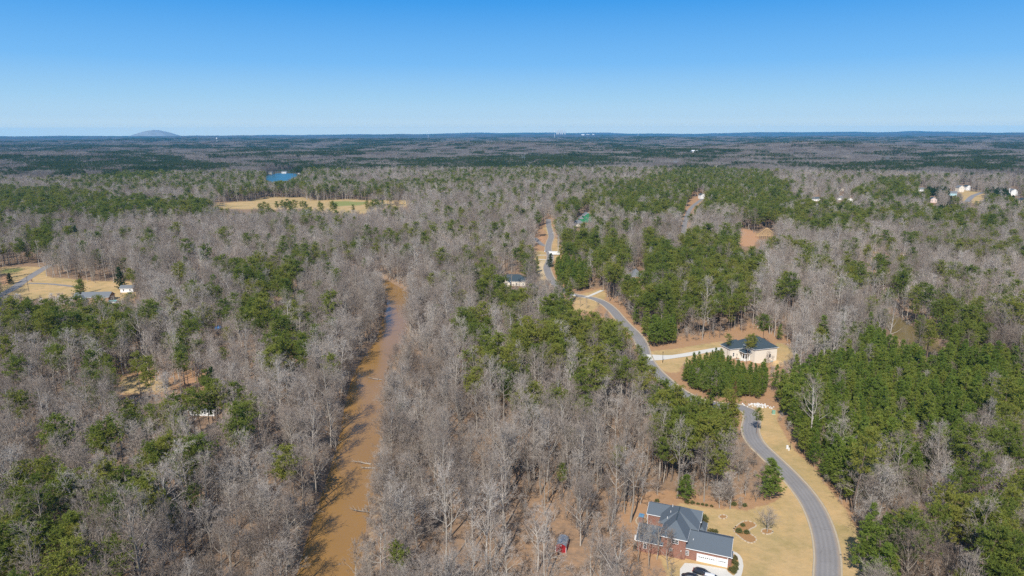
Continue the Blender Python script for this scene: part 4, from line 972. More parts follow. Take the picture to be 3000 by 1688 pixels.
#@@OBJECTS_BEGIN
# ------------------------------------------------------------------ buildings
def rot2(x, y, a): return x*math.cos(a)-y*math.sin(a), x*math.sin(a)+y*math.cos(a)
def walls(parent, x0, x1, y0, y1, z0, z1, mat, name='wall', gable=None, zr=None, t=.25):
    """four walls as one part; gable='x'/'y' adds the triangles under a ridge running along that axis"""
    mb = MB()
    mb.box(x0, x1, y0, y0+t, z0, z1); mb.box(x0, x1, y1-t, y1, z0, z1)
    mb.box(x0, x0+t, y0+t, y1-t, z0, z1); mb.box(x1-t, x1, y0+t, y1-t, z0, z1)
    if gable == 'x':
        ym = (y0+y1)/2
        for xx in (x0, x1-t): mb.solid([(xx, y0, z1), (xx, y1, z1), (xx, ym, zr)], (t, 0, 0))
    if gable == 'y':
        xm = (x0+x1)/2
        for yy in (y0, y1-t): mb.solid([(x0, yy, z1), (x1, yy, z1), (xm, yy, zr)], (0, t, 0))
    return mb.build(name, mat, parent)
def roof(parent, x0, x1, y0, y1, ze, zr, mat, kind='hip', axis='x', ov=.4, th=.16, name='roof'):
    x0 -= ov; x1 += ov; y0 -= ov; y1 += ov; mb = MB(); d = (0, 0, th)
    drop = 0.0; ze -= drop
    if kind == 'gable':
        if axis == 'x':
            ym = (y0+y1)/2; mb.solid([(x0,y0,ze),(x1,y0,ze),(x1,ym,zr),(x0,ym,zr)], d); mb.solid([(x0,ym,zr),(x1,ym,zr),(x1,y1,ze),(x0,y1,ze)], d)
        else:
            xm = (x0+x1)/2; mb.solid([(x0,y0,ze),(xm,y0,zr),(xm,y1,zr),(x0,y1,ze)], d); mb.solid([(xm,y0,zr),(x1,y0,ze),(x1,y1,ze),(xm,y1,zr)], d)
    else:
        w_ = x1-x0; l = y1-y0
        if axis == 'y':
            k = min(w_/2, l/2*.98); xm = (x0+x1)/2; a = (xm, y0+k, zr); b = (xm, y1-k, zr)
            mb.solid([(x0,y0,ze),(x1,y0,ze),a], d); mb.solid([(x1,y0,ze),(x1,y1,ze),b,a], d); mb.solid([(x1,y1,ze),(x0,y1,ze),b], d); mb.solid([(x0,y1,ze),(x0,y0,ze),a,b], d)
        else:
            k = min(l/2, w_/2*.98); ym = (y0+y1)/2; a = (x0+k, ym, zr); b = (x1-k, ym, zr)
            mb.solid([(x0,y0,ze),(x1,y0,ze),b,a], d); mb.solid([(x1,y0,ze),(x1,y1,ze),b], d); mb.solid([(x1,y1,ze),(x0,y1,ze),a,b], d); mb.solid([(x0,y1,ze),(x0,y0,ze),a], d)
    o = mb.build(name, mat, parent)
    f = MB(); h = .2
    z0_, z1_ = ze-h+th, ze+th-.02
    def part(*b): q = MB(); q.box(*b); q.build('fascia', M['white'], o)
    if kind == 'hip' or axis == 'x': part(x0-.06, x1+.06, y0-.06, y0-.01, z0_, z1_); part(x0-.06, x1+.06, y1+.01, y1+.06, z0_, z1_)
    if kind == 'hip' or axis == 'y': part(x0-.06, x0-.01, y0-.01, y1+.01, z0_, z1_); part(x1+.01, x1+.06, y0-.01, y1+.01, z0_, z1_)
    if kind == 'gable':
        for e in (0, 1):
            q = MB()
            if axis == 'x':
                for yy in (y0, y1): q.bar(((x0-.03, x1+.03)[e], yy, ze+.02), ((x0-.03, x1+.03)[e], (y0+y1)/2, zr+.02), .05, .2)
            else:
                for xx in (x0, x1): q.bar((xx, (y0-.03, y1+.03)[e], ze+.02), ((x0+x1)/2, (y0-.03, y1+.03)[e], zr+.02), .05, .2)
            q.build('bargeboard', M['white'], o)
    return o
def window(parent, x, y, z, w_, h_, cols=2, rows=2, mat='white', glass='glass', side='front'):
    """a framed window on a wall that faces -y (front) or +x (right)"""
    f = MB(); t = .09
    def B(mb, u0, u1, z0, z1, d0, d1):
        if side == 'front': mb.box(x+u0, x+u1, y-d1, y-d0, z0, z1)
        else: mb.box(x+d0, x+d1, y+u0, y+u1, z0, z1)
    B(f, 0, w_, z, z+t, 0, .07); B(f, 0, w_, z+h_-t, z+h_, 0, .07); B(f, 0, t, z+t, z+h_-t, 0, .07); B(f, w_-t, w_, z+t, z+h_-t, 0, .07)
    for c in range(1, cols): B(f, w_*c/cols-.03, w_*c/cols+.03, z+t, z+h_-t, 0, .06)
    for r in range(1, rows): B(f, t, w_-t, z+h_*r/rows-.025, z+h_*r/rows+.025, .0, .055)
    o = f.build('window', M[mat], parent)
    cw = w_/cols
    for c in range(cols):
        for r in range(rows):
            g = MB(); B(g, c*cw+.07, (c+1)*cw-.05, z+h_*r/rows+.06, z+h_*(r+1)/rows-.06, .004, .03); g.build('pane', M[glass], o)
    return o
def garage_door(parent, x, y, w_, h_, nwin):
    f = MB(); f.box(x-.14, x, y-.08, y+.02, 0, h_+.16); f.box(x+w_, x+w_+.14, y-.08, y+.02, 0, h_+.16); f.box(x, x+w_, y-.08, y+.02, h_, h_+.16)
    d = f.build('garage_door', M['white'], parent)
    for k in range(4):
        p = MB(); p.box(x+.01, x+w_-.01, y-.05, y-.01, h_*k/4+.012, h_*(k+1)/4-.012); p.build('panel', M['white'], d)
    for k in range(nwin):
        u = x+.25+(w_-.5)*(k+.14)/nwin; g = MB(); g.box(u, u+(w_-.5)/nwin*.72, y-.065, y-.045, h_*.58, h_*.70); g.build('pane', M['glass'], d)
    return d
def brick_house():
    ang = rad(-21.5); H = empty('brick_house', (57.4, 162.2, 0), ang)
    tag(H, 'red brick house with slate grey hipped roofs, white garage doors and blue-capped chimney', 'house')
    bk, rf = M['brick'], M['roof_slate']
    # garage wing
    walls(H, -11.2, .3, .5, 9.9, -.3, 3.4, bk, gable='x', zr=6.0)
    roof(H, -11.35, .75, .5, 9.9, 3.4, 5.95, rf, 'gable', 'x', .42)
    garage_door(H, -7.6, .5, 4.9, 2.25, 8); garage_door(H, -2.35, .5, 2.5, 2.25, 4)
    window(H, -10.8, .5, 1.1, .95, 1.5, 2, 3)
    mb = MB(); mb.box(.3, 1.3, 1.2, 4.2, -.3, 2.7); mb.build('wall', bk, H); roof(H, .3, 1.3, 1.2, 4.2, 2.7, 3.1, rf, 'hip', 'y', .2)
    for x, y, z in ((.34, .43, 3.35), (-11.28, .43, 3.35)):
        mb = MB(); mb.box(x-.06, x+.06, y-.09, y, 0, z); mb.build('downspout', M['white'], H)
    # main block
    walls(H, -17.4, -10.75, -.3, 6.0, -.5, 6.0, bk); walls(H, -18.8, -8.5, 6.0, 15.6, -.3, 6.0, bk)
    def polyroof():
        ov = .42; zt = 9.3; th_ = .16; d = (0, 0, th_); ze = 6.0
        a = (-14.05, 3.2, zt); b = (-14.05, 11.0, zt); fl = (-17.4-ov, -.3-ov, ze); fr = (-10.75+ov, -.3-ov, ze)
        jl = (-17.4-ov, 5.6, ze); jr = (-10.75+ov, 5.6, ze); ml = (-18.8-ov, 5.6, ze); mr = (-8.5+ov, 5.6, ze); bl = (-18.8-ov, 16, ze); br = (-8.5+ov, 16, ze)
        mb = MB(); mb.solid([fl, fr, a], d); mb.solid([fr, jr, (-14.05, 8.2, zt), a], d); mb.solid([jl, fl, a, (-14.05, 8.2, zt)], d)
        mb.solid([mr, br, b, (-14.05, 8.6, zt-.02)], d); mb.solid([bl, ml, (-14.05, 8.6, zt-.02), b], d); mb.solid([br, bl, b], d)
        mb.solid([ml, mr, (-14.05, 8.6, zt-.03)], d)
        o = mb.build('roof', rf, H)
        f = MB(); f.box(fl[0], fr[0], fl[1]-.05, fl[1]-.01, ze-.06, ze+.15); f.box(fr[0]+.01, fr[0]+.05, fl[1], 5.6, ze-.06, ze+.15); f.box(fl[0]-.05, fl[0]-.01, fl[1], 5.6, ze-.06, ze+.15)
        f.box(mr[0]+.01, mr[0]+.05, 5.6, 16, ze-.06, ze+.15); f.build('fascia', M['white'], o)
        for y0, y1 in ((3.3, 6.6), (7.4, 10.8)):
            v = MB(); v.box(-14.2, -13.9, y0, y1, zt+.15, zt+.26); v.build('ridge_vent', M['roof_dark'], o)
        for x, y, z in ((-16.4, 9.2, 7.8), (-16.9, 6.4, 7.4), (-16.3, 12.3, 8.0)):
            v = MB(); v.tube((x, y, z), (x, y, z+.7), .08, .08, 8); v.build('vent_pipe', M['white'], o)
    polyroof()
    # cross gable at the back right
    walls(H, -12.5, -8.3, 10.2, 15.8, 5.2, 6.05, bk); roof(H, -13.5, -8.2, 10.4, 15.7, 6.12, 7.9, rf, 'gable', 'x', .35)
    window(H, -14.6, -.3, 4.35, 1.9, 1.25, 2, 2); window(H, -15.2, -.3, 1.9, .95, .85, 1, 2)
    v = MB(); v.tube((-11.9, -.3, 2.6), (-11.9, -.5, 2.6), .13, .13, 10); v.build('wall_lamp', M['white'], H)
    v = MB(); v.tube((-9.1, 2.6, 4.4), (-9.1, 2.6, 5.2), .09, .09, 8); v.build('vent_pipe', M['white'], H)
    # left wing
    walls(H, -23.9, -17.45, -.7, 7.6, -.6, 3.35, bk, gable='x', zr=6.2); roof(H, -23.9, -17.2, -.7, 7.6, 3.35, 6.2, rf, 'gable', 'x', .4)
    window(H, -22.2, -.7, 1.2, 1.0, 1.6, 1, 2)
    c = MB(); c.box(-24.7, -23.5, 4.9, 6.3, -.6, 7.2); c.box(-24.8, -23.4, 4.8, 6.4, 6.7, 6.95); ch = c.build('chimney', bk, H)
    c = MB(); c.box(-24.85, -23.35, 4.75, 6.45, 7.2, 7.42); c.tube((-24.35, 5.6, 7.42), (-24.35, 5.6, 7.9), .16, .16, 8); c.tube((-23.85, 5.6, 7.42), (-23.85, 5.6, 7.9), .16, .16, 8); c.build('chimney_cap', simple('blue_steel', (.16,.32,.45), .4, .5, .1, 2, .3), ch)
    # back left wing
    walls(H, -23.0, -18.85, 10.2, 16.8, -.3, 5.5, bk, gable='x', zr=7.4); roof(H, -23.0, -17.2, 10.2, 16.8, 5.5, 7.4, rf, 'gable', 'x', .35)
    mb = MB(); mb.box(-23.1, -22.95, 10.02, 10.15, 0, 5.4); mb.build('downspout', M['white'], H)
    window(H, -19.9, 10.2, 3.2, .5, .5, 1, 1)
    # low hip on the right
    walls(H, -8.45, -6.8, 10.4, 15.2, -.3, 2.9, bk); roof(H, -8.5, -6.8, 10.4, 15.2, 2.9, 4.0, rf, 'hip', 'y', .35)
    return H
brick_house()
def at_local(x, y, z=0, o=(57.4, 162.2), a=rad(-21.5)):
    u, v = rot2(x, y, a); return (o[0]+u, o[1]+v, z)
def cream_house():
    H = empty('cream_house', (122.8, 328.9, 0), rad(17)); tag(H, 'large new cream brick house with dark hipped roof behind young pines', 'house')
    cr = M['cream']; rf = M['roof_dark']
    walls(H, 0, 13.2, 0, 15, -2.2, 6.9, cr); roof(H, 0, 13.2, 0, 15, 6.9, 11.4, rf, 'hip', 'y', .5)
    walls(H, -9.0, -.05, 8.0, 16, -.4, 5.6, cr); roof(H, -9.0, 1.0, 8.0, 16, 5.6, 9.0, rf, 'hip', 'x', .5)
    window(H, 8.6, 0, 1.9, .95, 1.9, 1, 2, 'blackmetal'); window(H, 9.7, 0, -1.5, 1.7, 1.6, 2, 1, 'white', 'blue_glass')
    window(H, -7.4, 8.0, 1.5, 1.0, 2.0, 1, 2, 'white')
    p = MB(); p.box(-3.6, -.1, 3.2, 7.9, 0, .35); p.build('porch_floor', M['concrete'], H)
    r_ = roof(H, -3.6, -.3, 3.0, 8.2, 4.3, 5.4, rf, 'hip', 'y', .3, name='porch_roof')
    for x, y in ((-3.3, 3.4), (-3.3, 5.6), (-.6, 3.2), (-1.9, 3.3)):
        c = MB(); c.tube((x, y, .35), (x, y, 4.3), .2, .17, 10); c.box(x-.26, x+.26, y-.26, y+.26, .35, .55); c.build('column', M['white'], H)
    d = MB(); d.box(-1.8, -.7, 7.86, 7.98, .36, 2.6); d.build('door', M['lumber'], H)
    b = MB(); b.box(-8.2, -3.8, 7.0, 7.9, -.1, .5); b.build('brick_ledge', M['tanwall'], H)
cream_house()
sheet('walkway', [(2118,1027),(2132,1040),(2152,1054),(2165,1059),(2196,1056),(2188,1048),(2160,1048),(2140,1034),(2128,1024)], M['concrete'], .16)
sheet('driveway', [(1988,1900),(1992,1668),(2006,1650),(2036,1652),(2128,1668),(2133,1676),(2146,1686),(2158,1690),(2160,1900)], M['concrete'], .07)
sheet('walkway', [(2145,1619),(2147,1616),(2158,1620),(2168,1628),(2175,1640),(2178,1659),(2175,1677),(2168,1700),(2155,1740),(2150,1688),(2158,1679),(2163,1665),(2164,1646),(2160,1633)], M['concrete'], .11)

def red_shed():
    H = empty('shed', (13.5, 169.4, 0), rad(-14)); tag(H, 'small red shed with rounded galvanised roof among bare trees', 'shed')
    w_, d_, hw, hr = 1.45, 4.4, 1.75, 2.75
    pr = [(-w_, 0), (-w_, hw)]+[(w_*-math.cos(math.pi*k/10)*1.0, hw+(hr-hw)*math.sin(math.pi*k/10)) for k in range(1, 10)]+[(w_, hw), (w_, 0)]
    mb = MB(); mb.solid([(x, 0, z) for x, z in pr], (0, .08, 0)); mb.solid([(x, d_, z) for x, z in pr], (0, .08, 0)); mb.box(-w_, -w_+.08, .08, d_, 0, hw); mb.box(w_-.08, w_, .08, d_, 0, hw); mb.build('wall', M['red'], H)
    cv = pr[1:-1]; r_ = MB()
    for k in range(len(cv)-1):
        (xa, za), (xb, zb) = cv[k], cv[k+1]; nx, nz = -(zb-za), (xb-xa); L = math.hypot(nx, nz); nx, nz = nx/L*.07, nz/L*.07
        r_.solid([(xa+nx*.2, -.12, za+nz*.2), (xb+nx*.2, -.12, zb+nz*.2), (xb+nx*.2, d_+.15, zb+nz*.2), (xa+nx*.2, d_+.15, za+nz*.2)], (nx, 0, nz))
    r_.build('roof', M['steel'], H)
    for s in (-1, 1):
        t = MB(); t.box(s*w_-.06, s*w_+.06, -.1, -.02, 0, hw); t.build('corner_trim', M['white'], H)
    for s in (0, 1):
        d = MB(); x0 = -.75+.76*s; d.box(x0, x0+.73, -.06, -.01, .08, 1.7); dd = d.build('door', M['red'], H); h = MB(); h.box(x0+(.62 if s == 0 else .05), x0+(.68 if s == 0 else .11), -.10, -.06, .85, 1.05); h.build('handle', M['blackmetal'], dd)
    v = MB(); v.box(-.18, .18, -.07, -.02, 2.05, 2.3); v.build('vent', M['white'], H)
red_shed()

def small_house(name, px, py, w_, d_, h_, yaw, wall, rf, label, cat='house', kind='gable', axis='x', rise=2.6, chim=False, wins=3, z=None, extra=None):
    g = ground_at(px, py); H = empty(name, (g[0], g[1], g[2]), rad(yaw)); tag(H, label, cat)
    walls(H, -w_/2, w_/2, 0, d_, -1, h_, M[wall], gable=axis if kind == 'gable' else None, zr=h_+rise)
    roof(H, -w_/2, w_/2, 0, d_, h_, h_+rise, M[rf], kind, axis, .5)
    for k in range(wins):
        x = -w_/2+w_*(k+.5)/wins-.5
        window(H, x, 0, .9 if h_ < 4.5 else 1.0, 1.0, 1.5, 1, 2)
        if h_ > 4.5: window(H, x, 0, h_-2.1, 1.0, 1.4, 1, 2)
    if chim:
        c = MB(); c.box(-w_/2-.9, -w_/2-.02, d_*.4, d_*.4+1.6, -1, h_+rise+1.3); c.build('chimney', M[wall], H)
    if extra:
        ew, ex, er = extra; walls(H, ex, ex+ew, -4, -.02, -1, h_*.8, M[wall], gable='y', zr=h_*.8+er); roof(H, ex, ex+ew, -4, 1.5, h_*.8, h_*.8+er, M[rf], 'gable', 'y', .4)
    return H
small_house('roadside_house', 1503, 838, 21, 12, 3.6, -6, 'cream', 'roof_dark', 'wide cream house under a dark blue-grey hipped roof left of the road', kind='hip', rise=4.2, wins=4, extra=(7, -9, 3.2))
small_house('ranch_house', 268, 884, 23, 9, 3.0, 4, 'tanwall', 'roof_grey', 'long low ranch house with weathered grey roof below the tan field', kind='gable', rise=2.8, wins=4, extra=(6, -9, 2))
small_house('outbuilding', 372, 857, 9, 6, 3.0, 5, 'white', 'roof_grey', 'small white outbuilding with grey roof right of the ranch house', 'outbuilding', rise=1.8, wins=2)
small_house('mobile_home', 592, 1219, 10.5, 4.2, 2.5, -3, 'white', 'roof_grey', 'white mobile home half hidden behind a tall pine', 'mobile home', rise=.8, wins=4)
small_house('steep_roof_house', 1867, 828, 9, 9, 5, 10, 'tanwall', 'roof_grey', 'grey steep-roofed house deep among the pines right of the road', kind='hip', axis='y', rise=5, wins=2)
small_house('grey_roof_house', 1694, 664, 14, 9, 4, 8, 'cream', 'roof_grey', 'grey roofed house in bare trees beside the green sheathed house', kind='hip', rise=3.5, wins=3)
small_house('reddish_cabin', 1479, 1052, 4.5, 4, 2.4, 8, 'tanwall', 'red', 'little cabin with faded reddish roof between pines in the middle wood', 'cabin', rise=1.3, wins=1)
small_house('suburban_house', 2735, 594, 9, 14, 5.2, -20, 'pinkwall', 'roof_dark', 'pale rose house with white gable end and dark roof', axis='y', rise=3.2, wins=2)
small_house('suburban_house', 2816, 563, 11, 10, 8.5, 8, 'cream', 'roof_grey', 'tall cream house left of the far street', axis='y', rise=3.8, wins=3)
small_house('suburban_house', 2837, 558, 9, 9, 7, 8, 'white', 'roof_dark', 'white two-storey house just right of the tall cream one', axis='y', rise=3.2, wins=2)
small_house('suburban_house', 2791, 574, 12, 10, 4.5, -25, 'bluewall', 'roof_grey', 'pale blue house left below the far street', rise=3.2, wins=3)
small_house('suburban_house', 2700, 562, 14, 8, 4.8, 10, 'white', 'roof_grey', 'white house with a tall chimney above the dark round trees', rise=2.8, wins=3, chim=True)
small_house('suburban_house', 2971, 573, 12, 10, 8, 0, 'white', 'roof_grey', 'white two-storey house with tall white chimney near the right edge', axis='y', rise=3.6, wins=2, chim=True)
small_house('suburban_house', 2994, 595, 11, 9, 4.5, 0, 'pinkwall', 'roof_dark', 'low rose house cut by the right edge of the photo', rise=3, wins=2)
small_house('suburban_house', 2464, 586, 13, 9, 3.5, 5, 'white', 'roof_grey', 'low white house with broad grey roof in the pine belt', rise=3, wins=3)
small_house('suburban_house', 2392, 589, 18, 9, 3.2, 0, 'white', 'roof_slate', 'blue-grey roofed house, leftmost of the houses in the right pine belt', rise=3.2, wins=4)
small_house('suburban_house', 2490, 592, 9, 7, 4.5, -5, 'white', 'roof_grey', 'small bright white house right of the broad grey roof', axis='y', rise=2.2, wins=2)
small_house('suburban_house', 2465, 560, 8, 7, 4.5, 0, 'cream', 'roof_grey', 'cream gable above the broad grey roof', axis='y', rise=2.2, wins=1)
small_house('suburban_house', 2859, 649, 9, 7, 3, 15, 'white', 'roof_grey', 'pale house roof in bare trees below the far street', rise=2.2, wins=2)
small_house('white_house', 2059, 583, 8, 9, 6.5, 15, 'white', 'roof_dark', 'white house with dark roof at the top of the side street', axis='y', rise=2.6, wins=2)
for (a, b, w_, lab) in ((792, 511, 9, 'tan cottage at the left end of the lake shore'), (832, 510, 13, 'white lake house in the middle of the shore'), (876, 511, 10, 'cream cottage at the right end of the lake shore')):
    small_house('lake_house', a, b, w_, 9, 5, 0, 'white' if a == 832 else 'cream', 'roof_grey', lab, rise=2.8, wins=2)
for (a, b, w_, h_, lab) in ((84, 462, 10, 7, 'far white house in bare woods near the left edge'), (316, 507, 8, 10, 'tall narrow white building in the left pine ridge'), (610, 436, 30, 6, 'far cream building on the pine ridge, top left'), (633, 437, 20, 6, 'far tan building right of the cream one on the ridge'), (1108, 563, 9, 5, 'grey-white house above the right end of the field'),
                    (1410, 480, 14, 9, 'grey-white house at the foot of the dark ridge'), (2041, 458, 26, 5, 'far low white roof in bare woods right of centre'), (1480, 490, 30, 6, 'distant red brick building in the middle'),):
    small_house('distant_house', a, b, w_, 10, h_, 5, 'tanwall' if 'red' in lab else 'white', 'roof_grey', lab, rise=3, wins=2)

def green_house():
    g = ground_at(1722, 655); H = empty('unfinished_house', (g[0], g[1], g[2]), rad(12)); tag(H, 'unfinished house wrapped in green sheathing with a tall grey roof', 'house')
    walls(H, -5, 5, 0, 9, -.5, 9.5, M['sheath'], gable='y', zr=13.5); roof(H, -5, 5, 0, 9, 9.5, 13.6, M['roof_grey'], 'gable', 'y', .3)
    walls(H, -10, -5.05, 2, 9, -.5, 6, M['sheath']); roof(H, -10, -5.05, 2, 9, 6, 9, M['roof_grey'], 'hip', 'x', .3)
    window(H, -2.6, 0, 6, 1.4, 2, 1, 2); window(H, 1.2, 0, 6, 1.4, 2, 1, 2); window(H, -2.6, 0, 1.6, 1.4, 2.2, 1, 2); window(H, 1.2, 0, 1.6, 1.4, 2.2, 1, 2)
    b = MB(); b.box(-4.8, 4.8, -.12, -.02, 0, 1.1); b.build('brick_skirt', M['brick'], H)
green_house()
def framed_house():
    g = ground_at(2248, 700); H = empty('framed_house', (g[0], g[1], g[2]), rad(-8)); tag(H, 'half-built house frame of yellow roof timbers in a red clay clearing', 'house frame')
    W, D = 22, 12
    f = MB()
    for k in range(12):
        x = -W/2+W*k/11
        for y in (0, D): f.box(x-.08, x+.08, y-.08, y+.08, 0, 3.4)
    f.box(-W/2, W/2, -.1, .1, 3.4, 3.7); f.box(-W/2, W/2, D-.1, D+.1, 3.4, 3.7); f.build('wall_frame', M['lumber'], H)
    for k in range(18):
        x = -W/2+W*k/17; zt = 3.9+7.0*(1-abs(2*k/17-1))
        r_ = MB(); r_.bar((x, -.4, 3.6), (x, D/2, zt), .16, .3); r_.bar((x, D+.4, 3.6), (x, D/2, zt), .16, .3); r_.bar((x, D/2, 3.8), (x, D/2, zt), .12, .2); r_.build('rafter', M['lumber'], H)
    r_ = MB(); r_.bar((-W/2, 0, 3.8), (0, D/2, 10.9), .2, .35); r_.bar((W/2, 0, 3.8), (0, D/2, 10.9), .2, .35); r_.bar((-1.5, D/2, 10.7), (1.5, D/2, 10.7), .2, .35); r_.build('hip_beam', M['lumber'], H)
framed_house()

# ------------------------------------------------------------------ vehicles
def car(loc, yaw, paint, label, L=4.75, W=1.85, Ht=1.46, name='parked_car', suv=False, cat='car'):
    H = empty(name, loc, yaw); tag(H, label, cat)
    pm = M[paint]; hw = W/2
    # stations along the car: x, half width, shoulder height, bottom
    st = [(-.5,.80,.58,.34),(-.47,.92,.80,.24),(-.36,.98,.90,.20),(-.15,1.0,.92,.19),(.10,1.0,.93,.19),(.28,.99,.88,.20),(.42,.94,.76,.22),(.485,.82,.62,.28),(.5,.66,.50,.34)]
    if suv: st = [(a, b, c*1.22, d) for a, b, c, d in st]
    V = []; F = []
    for x, k, zs, zb in st:
        h = hw*k
        V += [(x*L,-h*.90,zb),(x*L,-h,zb+.18),(x*L,-h,zs-.16),(x*L,-h*.88,zs),(x*L,0,zs+.05),(x*L,h*.88,zs),(x*L,h,zs-.16),(x*L,h,zb+.18),(x*L,h*.90,zb)]
    n = 9
    for i in range(len(st)-1):
        for j in range(n):
            a = i*n+j; b = i*n+(j+1) % n; F.append((a, b, b+n, a+n))
    F.append(tuple(range(n-1, -1, -1))); F.append(tuple(range((len(st)-1)*n, len(st)*n)))
    link('body', new_mesh('car_body', V, F, [pm], smooth=True), H)
    zb = .88*(1.22 if suv else 1); zt = Ht if not suv else Ht+.1
    cs = [(-.43, zb, .80), (-.30, zt-.10, .70), (-.12, zt, .68), (.06, zt-.02, .68), (.16, zt-.12, .70), (.30, zb, .84)] if not suv else [(-.47, zb, .82), (-.43, zt-.08, .74), (-.1, zt, .72), (.08, zt-.04, .72), (.26, zb, .86)]
    V = []; F = []
    for x, z, k in cs: V += [(x*L, -hw*.90, zb-.02), (x*L, -hw*k*.98, max(z-.03, zb)), (x*L, hw*k*.98, max(z-.03, zb)), (x*L, hw*.90, zb-.02)]
    for i in range(len(cs)-1):
        for j in range(3): a = i*4+j; F.append((a, a+1, a+5, a+4))
    link('windows', new_mesh('car_windows', V, F, [M['car_glass']]), H)
    rs = cs[1:-1]; V = []; F = []
    for x, z, k in rs: V += [(x*L, -hw*k, z-.015), (x*L, -hw*k*.9, z+.03), (x*L, hw*k*.9, z+.03), (x*L, hw*k, z-.015)]
    for i in range(len(rs)-1):
        for j in range(3): a = i*4+j; F.append((a, a+1, a+5, a+4))
    link('roof', new_mesh('car_roof', V, F, [pm], smooth=True), H)
    for s in (-1, 1):
        t = MB(); pts = [(x*L, s*hw*(k+.015), z-.005) for x, z, k in cs]
        for a, b in zip(pts[:-1], pts[1:]): t.bar(a, b, .05, .05)
        t.build('window_trim', M['chrome'], H)
        for fx in (-.31, .31):
            w_ = MB(); w_.tube((fx*L, s*(hw-.24), .33), (fx*L, s*(hw+.01), .33), .33, .33, 18); o = w_.build('wheel', M['tyre'], H)
            r_ = MB(); r_.tube((fx*L, s*(hw-.02), .33), (fx*L, s*(hw+.025), .33), .21, .19, 12); r_.build('rim', M['chrome'], o)
        l_ = MB(); l_.box(.47*L, .488*L, s*hw*.5-.18, s*hw*.5+.18, .56, .68); l_.build('headlight', M['white'], H)
        l_ = MB(); l_.box(-.507*L, -.47*L, s*hw*.62-.2, s*hw*.62+.2, .62, .8); l_.build('tail_light', M['tail'], H)
        m_ = MB(); m_.box(.14*L, .17*L, s*hw*.98 if s > 0 else -hw*.98-.18, s*hw*.98+.18 if s > 0 else -hw*.98, .92, 1.06); m_.build('side_mirror', pm, H)
    return H
g = ground_at(2056, 1683); car((g[0], g[1], .09), rad(-27), 'car_black', 'black sedan with chrome window trim parked across the garage doors')
g = ground_at(2022, 1697); car((g[0], g[1], .09), rad(-20+180), 'car_black', 'dark sedan showing a red tail lamp behind the bare branches', name='parked_car')
g = ground_at(2088, 1702); car((g[0], g[1], .09), rad(-22), 'car_white', 'white estate car cut by the bottom edge of the photo', suv=True)
g = ground_at(1597, 738); car((g[0], g[1], g[2]+.08), rad(80), 'car_white', 'small white car parked where the far street forks')
g = ground_at(1677, 868); car((g[0], g[1], g[2]+.08), rad(-8), 'car_white', 'white pickup-sized car at the driveway by the road bend', suv=True)
def trailer():
    g = ground_at(1626, 748); H = empty('box_trailer', (g[0], g[1], g[2]+.05), rad(4)); tag(H, 'white box trailer beside the far street', 'trailer')
    b = MB(); b.box(-5.5, 4.5, -1.2, 1.2, .8, 3.3); b.build('cargo_box', M['white'], H)
    b = MB(); b.box(-5.4, 5.9, -.9, .9, .55, .78); b.build('chassis', M['blackmetal'], H)
    for x in (-3.2, -2.2, 3.0):
        for s in (-1, 1): w_ = MB(); w_.tube((x, s*.85, .45), (x, s*1.15, .45), .45, .45, 14); w_.build('wheel', M['tyre'], H)
trailer()

# ------------------------------------------------------------------ garden
SHR = []
for i in range(3):
    C = TB()
    for k in range(110):
        d = R.normal(size=3); d[2] = abs(d[2])*.9+.05; d /= np.linalg.norm(d); tuft(C, d*(.35+.5*R.random())+np.array([0, 0, .15]), d, 9, .28, .07)
    v, f = C.arrays(); SHR.append(new_mesh('shrub_foliage', v, f, [M['shrub']]))
STM = MB().tube((0, 0, -.1), (0, 0, .6), .05, .03, 5); STMm = new_mesh('shrub_stem', STM.v, STM.f, [M['bark_pine']])
def shrub(px, py, r_, label, group=None, name='round_shrub', zz=None):
    g = ground_at(px, py); o = empty(name, (g[0], g[1], g[2] if zz is None else zz), R.random()*6); o.scale = (r_, r_, r_*.95); tag(o, label, 'shrub', group)
    a = bpy.data.objects.new('foliage', SHR[int(R.integers(3))]); COL.objects.link(a); a.parent = o
    a = bpy.data.objects.new('stem', STMm); COL.objects.link(a); a.parent = o
for i, (a, b) in enumerate(((2012,1474),(2029,1475.5),(2045,1478),(2058,1480),(2070,1482),(2084.6,1484.5))):
    shrub(a, b, .95 if i < 2 else .7, ['leftmost', 'second', 'third', 'fourth', 'fifth', 'rightmost'][i]+' of the six clipped round shrubs in a row behind the house', 'row of round shrubs at the wood edge')
for i, (a, b, r_, l_) in enumerate(((2140,1632,1.0,'shrub at the upper end of the walkway bed'),(2152,1638,1.1,'olive shrub on the right of the walkway bed'),(2148,1650,1.1,'shrub in the middle of the walkway bed'),(2157,1655,1.0,'dark shrub against the curved walkway'),(2154,1668,1.1,'low shrub on the walkway bed near its end'),(2142,1672,1.0,'reddish shrub at the bottom left of the walkway bed'),(2150,1678,1.0,'bottommost shrub of the walkway bed'),
        (2060,1522,1.7,'large dark shrub against the right wall of the brick house'),(2062,1530,1.4,'second dark shrub against the right wall of the brick house'),(2084,1562,1.4,'brownish shrub between the low hip roof and the lawn'),(2096,1560,1.0,'small shrub behind the garage roof'),(2188,1563,1.1,'dark green shrub in the kidney-shaped bed'),(2165,1560,1.3,'grey-green shrub at the left of the kidney-shaped bed'),(2176,1541,.9,'pale shrub at the top of the kidney-shaped bed'),
        (2150,1480,1.2,'loose shrub at the wood edge right of the round shrubs'),(2181,1483,1.0,'thin shrub at the wood edge near the road side'),(1925,1470,1.0,'yellow-green sapling shrub behind the left of the house'))):
    shrub(a, b, r_, l_, name='garden_shrub')
